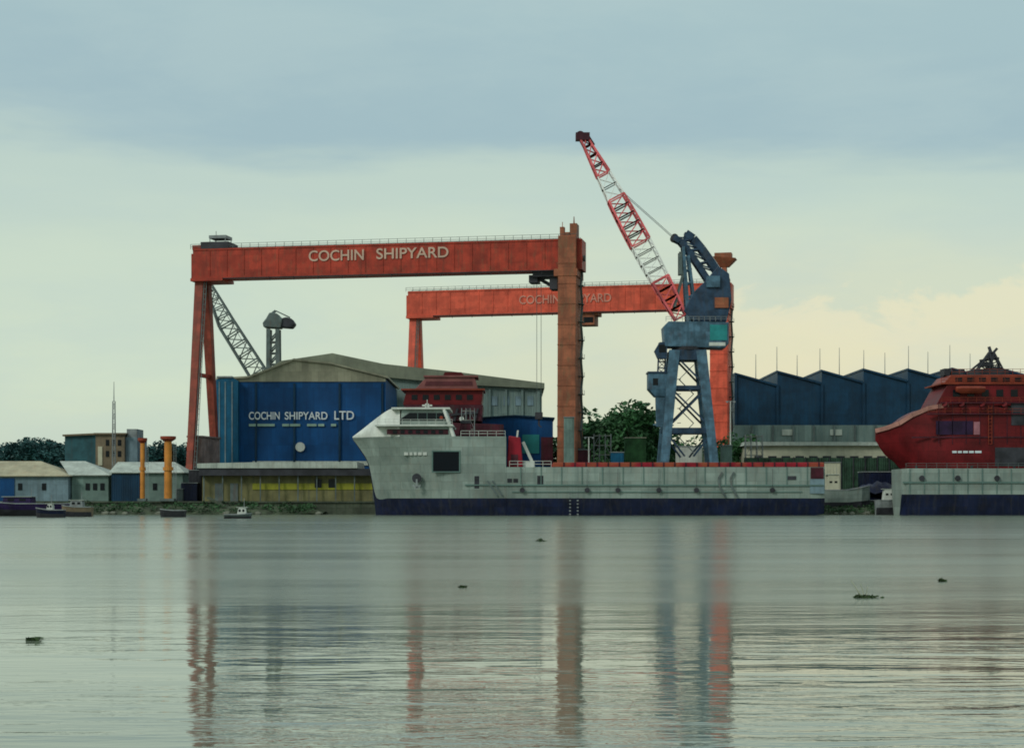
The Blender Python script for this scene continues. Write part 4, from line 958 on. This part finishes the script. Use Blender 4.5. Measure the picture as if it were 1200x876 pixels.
# ------------------------------------------------------------------ small boats
def boat(px0, px1, wl_y, sheer0, sheer1, hw, hullm, label, cabin=None, deckm=None, flip=False, name='workboat', cabm=None):
    """wl_y = waterline row in the photo gives the distance"""
    Yb = CAMH*FPX/(wl_y-HZ); z = lambda py: Z(py, Yb); x = lambda a: X(a, Yb)
    t = empty(name, ((x(px0)+x(px1))/2, Yb+hw, 0), label=label, cat='boat', group='small craft moored at the bank')
    xs = [0, .06, .2, .5, .85, 1]; ws = [.03, .35, .8, 1, .95, .75]; st = []
    for f, w_ in zip(xs, ws):
        a = px0+(px1-px0)*f if not flip else px1-(px1-px0)*f
        zt_ = z(sheer0+(sheer1-sheer0)*min(1, f*2.2)); st.append((x(a), [(hw*w_*.4, -.4 if f > .01 else zt_*.4), (hw*w_*.8, zt_*.5), (hw*w_*.93, zt_*.8), (hw*w_, zt_)]))
    if flip: st = st[::-1]
    MB().loft(st, [1, 0, 0, 0], Yb+hw).build('hull', [hullm, M['dark']], t)
    mb = MB()
    for (xa, sa), (xb, sb) in zip(st, st[1:]): mb.bar((xa, Yb+hw-sa[3][0], sa[3][1]+.05), (xb, Yb+hw-sb[3][0], sb[3][1]+.05), .14, .16); mb.bar((xa, Yb+hw+sa[3][0], sa[3][1]+.05), (xb, Yb+hw+sb[3][0], sb[3][1]+.05), .14, .16)
    mb.build('gunwale', deckm or M['grey'], t)
    if cabin:
        c0, c1, ct = cabin; zb_ = z(sheer1)+.01
        mb = MB(); mb.prism([(x(c0), zb_), (x(c1), zb_), (x(c1)-.1, z(ct)), (x(c0)+.3, z(ct))], Yb+hw*.4, Yb+hw*1.6); cb = mb.build('cabin', cabm or M['white'], t, bevel=.06)
        wd = (x(c1)-x(c0)); zc = (zb_+z(ct))/2
        for k in range(2): MB().box(x(c0)+wd*(.2+.4*k), x(c0)+wd*(.42+.4*k), Yb+hw*.4-.04, Yb+hw*.4-.005, zc-.1, zc+.3).build('window', M['glass'], cb)
        MB().box(x(c0)-.1, x(c1)+.2, Yb+hw*.33, Yb+hw*1.67, z(ct)+.005, z(ct)+.12).build('cabin_roof', M['roofpale'], cb)
        mb = MB(); mb.bar((x(c1)-.4, Yb+hw, z(ct)), (x(c1)-.4, Yb+hw, z(ct)+1.6), .07); mb.build('mast', M['grey'], t)
    return t
boat(-40, 76, 604.2, 586, 590, 3.2, M['purple'], 'long dark purple workboat moored at the left edge', cabin=(0, 34, 582), cabm=M['purple'])
boat(40, 74, 606, 595, 597.5, 1.1, M['navy'], 'small dark launch with white wheelhouse beside the purple workboat', cabin=(53, 61, 590))
boat(70, 106, 605, 592, 594, 1.5, M['tan'], 'weathered brown fishing boat with grey cabin right of the purple workboat', cabin=(80, 96, 586), cabm=M['grey'])
boat(186, 216, 605.6, 596.5, 598, 1.2, M['dark'], 'low black open boat beneath the thicker orange pillar')
boat(262, 294, 607.2, 601.5, 602.8, .9, M['greydk'], 'tiny grey skiff with white cabin below the khaki shed', cabin=(277, 288, 594.5), flip=True)
boat(966, 1022, 602.5, 569, 574, 2.4, M['hull'], 'pale grey workboat nosing in just right of the supply ship stern', cabin=(970, 985, 556), flip=True, cabm=M['cream'])
boat(1028, 1056, 603.0, 584, 586, 1.6, M['grey'], 'small grey boat with white cabin between the stern and the pale hull', cabin=(1036, 1050, 573), flip=True)

# ------------------------------------------------------------------ yard clutter
def box_thing(name, a0, a1, b0, b1, Y, dep, m_, label, cat, grp='yard gear along the quay', top=None, parts=None):
    t = root_at((a0+a1)/2, Y, name, label=label, cat=cat, group=grp); z0 = max(G+.36 if Y < QY+1 else G, Z(b1, Y))
    z0 = G+.02 if Y >= QY+1 else G+.36
    MB().box(X(a0, Y), X(a1, Y), Y, Y+dep, z0, Z(b0, Y)).build('body', m_, t, bevel=.06)
    mb = MB(); n = max(3, int((X(a1, Y)-X(a0, Y))/.6))
    for i in range(n): xx = X(a0, Y)+(X(a1, Y)-X(a0, Y))*(i+.5)/n; mb.box(xx-.08, xx+.08, Y-.07, Y-.005, z0+.15, Z(b0, Y)-.15)
    mb.build('ribs', m_, t)
    MB().box(X(a0, Y)-.12, X(a1, Y)+.12, Y-.15, Y+dep+.15, Z(b0, Y)+.005, Z(b0, Y)+.18).build('top_frame', top or M['grey'], t)
    return t
box_thing('shipping_container', 212, 231, 566, 590, 383, 2.6, M['navy'], 'navy container standing at the foot of the left red crane leg', 'container')
box_thing('shipping_container', 221, 236, 551, 590, 386, 3, M['dark'], 'tall black container stack left of the khaki quay shed', 'container')
box_thing('shipping_container', 206, 214, 573, 590, 382, 2.4, M['greydk'], 'small grey container right of the thicker orange pillar', 'container')
box_thing('equipment_box', 794, 823, 523, 590, 405, 5, M['white'], 'white equipment cabin framed by the blue crane legs', 'cabin')
box_thing('equipment_box', 733, 757, 513, 590, 412, 5, M['leaf'], 'green kiosk with a pale flat top in front of the trees', 'kiosk', top=M['cream'])
box_thing('equipment_box', 661, 673, 489, 590, 388, 2, M['wallteal'], 'tall grey green switch cabinet before the brown crane leg', 'cabinet')
box_thing('equipment_box', 846, 858, 522, 590, 400, 3, M['wallteal'], 'grey green cabin right of the blue crane legs', 'cabin')
box_thing('equipment_box', 967, 985, 542, 590, 386, 4, M['cream'], 'cream gatehouse above the pale workboat', 'gatehouse')
box_thing('shipping_container', 1012, 1052, 553, 590, 388, 6, M['navy'], 'navy container stack beside the raked bow of the red ship', 'container')
def scaffold(a0, a1, py, Y, label):
    t = root_at((a0+a1)/2, Y, 'scaffold_tower', label=label, cat='scaffold', group='scaffold towers in the yard')
    n = 3; h = Z(py, Y)-G; lv = max(2, int(h/2)); mb = MB(); x0, x1 = X(a0, Y), X(a1, Y)
    for i in range(n+1):
        x = x0+(x1-x0)*i/n
        for y in (Y, Y+1.6): mb.tube((x, y, G), (x, y, Z(py, Y)), .09, None, 6)
    for k in range(lv+1):
        z = G+h*k/lv*.97
        for y in (Y, Y+1.6): mb.bar((x0, y, z), (x1, y, z), .1)
        if k < lv: mb.bar((x0, Y, z), (x0+(x1-x0)/n, Y, z+h/lv), .08); mb.bar((x1, Y, z), (x1-(x1-x0)/n, Y, z+h/lv), .08)
    mb.build('frame', M['grey'], t)
    for k in range(1, lv+1): MB().box(x0, x1, Y+.1, Y+1.5, G+h*k/lv*.97+.06, G+h*k/lv*.97+.14).build('platform', M['tan'], t)
scaffold(696, 716, 508, 402, 'grey scaffold tower in front of the dark trees right of the crane leg')
scaffold(541, 556, 478, 393, 'grey scaffold tower against the dark red ship behind the funnel')
scaffold(874, 894, 509, 412, 'grey scaffold tower at the left end of the cream shed')
box_thing('shipping_container', 676, 692, 527, 590, 398, 3, M['maroon'], 'maroon container stack at the foot of the brown crane leg', 'container')
box_thing('shipping_container', 716, 731, 530, 590, 396, 3, M['bluelt'], 'teal blue container stack below the trees, left of the green kiosk', 'container')
box_thing('shipping_container', 826, 832, 531, 590, 397, 3, M['rooftan'], 'tan crate stack between the blue crane leg and the grey green cabin', 'crate stack')
# tarpaulin heap
random.seed(5)
Y = 384
t = root_at(1030, Y, 'tarpaulin_heap', label='dark blue tarpaulin heap on the quay left of the pale hull', cat='tarpaulin')
mb = MB(); n = 14; pts = []
for j in range(7):
    for i in range(n+1):
        fx, fy = i/n, j/6; h = math.sin(math.pi*fx)**.6*math.sin(math.pi*min(1, .15+fy*.8))*4.2
        pts.append((X(992+fx*70, Y), Y-3+fy*6, G+.36+h*random.uniform(.8, 1.1)))
mb.poly(pts, [(j*(n+1)+i, j*(n+1)+i+1, (j+1)*(n+1)+i+1, (j+1)*(n+1)+i) for j in range(6) for i in range(n)])
mb.build('cover', M['navy'], t, smooth=True)
MB().tube((X(995, Y), Y-3.1, G+.5), (X(1060, Y), Y-3.1, G+.5), .08).build('lashing', M['grey'], t)
# lamp masts in the yard
for i, (px, Y, py, lab) in enumerate(((856, 418, 470, 'white lamp mast between the red crane leg and the saw-tooth factory'), (690, 396, 512, 'short lamp post in front of the trees right of the crane leg'),
                          (108, 400, 545, 'short lamp post between the tan and the grey green sheds'))):
    t = root_at(px, Y, 'lamp_mast', label=lab, cat='lamp mast', group='lamp masts in the yard')
    MB().tube((X(px, Y), Y, G), (X(px, Y), Y, Z(py, Y)), .22, .12, 8).build('pole', M['white'], t)
    mb = MB(); mb.bar((X(px, Y)-1.2, Y, Z(py, Y)), (X(px, Y)+1.2, Y, Z(py, Y)), .12); mb.build('arm', M['grey'], t)
    for q in (-1, .7): MB().box(X(px, Y)+q, X(px, Y)+q+.4, Y-.3, Y+.1, Z(py, Y)-.35, Z(py, Y)-.06).build('lamp_head', M['grey'], t)
# pale drain chute and rubble on the bank
Y = 377
t = root_at(262, Y, 'drain_chute', label='pale concrete chute slanting down the bank below the khaki shed', cat='chute')
t.location.z = 0
MB().bar((X(244, Y), Y, Z(583, Y)), (X(278, 372), 372, Z(600, 372)), .9, .4).build('channel', M['concrete'], t)
random.seed(21)
for i in range(16):
    px = random.choice((random.uniform(225, 420), random.uniform(975, 1060), random.uniform(110, 200))); Yr = random.uniform(367, 370)
    mb = MB(); s = random.uniform(.35, .8); vs = []
    for a in range(7):
        for b_ in range(4):
            th = a/7*2*math.pi; ph = (b_+.3)/4*math.pi; rr = s*random.uniform(.75, 1.15); vs.append((rr*math.sin(ph)*math.cos(th)*1.4, rr*math.sin(ph)*math.sin(th), rr*math.cos(ph)*.7))
    mb.poly(vs, [(a*4+b_, ((a+1) % 7)*4+b_, ((a+1) % 7)*4+b_+1, a*4+b_+1) for a in range(7) for b_ in range(3)]+[tuple(a*4 for a in range(6, -1, -1)), tuple(a*4+3 for a in range(7))])
    o = mb.build('boulder', M['rock'], None, label='rough grey boulder at the foot of the muddy bank', cat='boulder', group='rubble at the waterline'); o.location = (X(px, Yr), Yr, .25)

# ------------------------------------------------------------------ floating weed on the river
random.seed(31)
def floater(px, py, w_, h_, label, reeds=0):
    Yf = CAMH*FPX/(py-HZ); t = empty('floating_weed', (X(px, Yf), Yf, 0), label=label, cat='floating weed', group='weed clumps drifting on the river')
    mb = MB(); leaves(mb, (0, 0, h_*.15), (w_*.5, w_*.3, h_*.6), int(60+120*w_), .07*max(1, w_)); leaves(mb, (w_*.45, 0, .03), (w_*.5, .12, .04), 30, .06)
    mb.build('clump', mat('dark weed', (.030, .055, .020), .8, var=.5, scale=3), t, local=True)
    if reeds:
        mb = MB(); mb.tube((-.1*w_, 0, 0), (-.55*w_, .1, .75*w_), .018, .008, 5); mb.tube((0, 0, 0), (-.15*w_, .05, .62*w_), .014, .007, 5); mb.tube((.05, 0, 0), (.12*w_, -.05, .5*w_), .012, .006, 5)
        mb.build('reed', M['reed'], t, local=True)
floater(1013, 700, .72, .13, 'dark weed clump with bent pale reeds drifting on the right', 1)
floater(37, 750, .26, .06, 'small dark weed clump drifting near the left edge')
floater(1103, 681, .22, .14, 'tiny weed tuft drifting right of the reedy clump')
floater(633, 634, .55, .3, 'distant weed tuft drifting in front of the supply ship')
floater(541, 688, .2, .06, 'tiny weed scrap drifting left of the middle of the river')
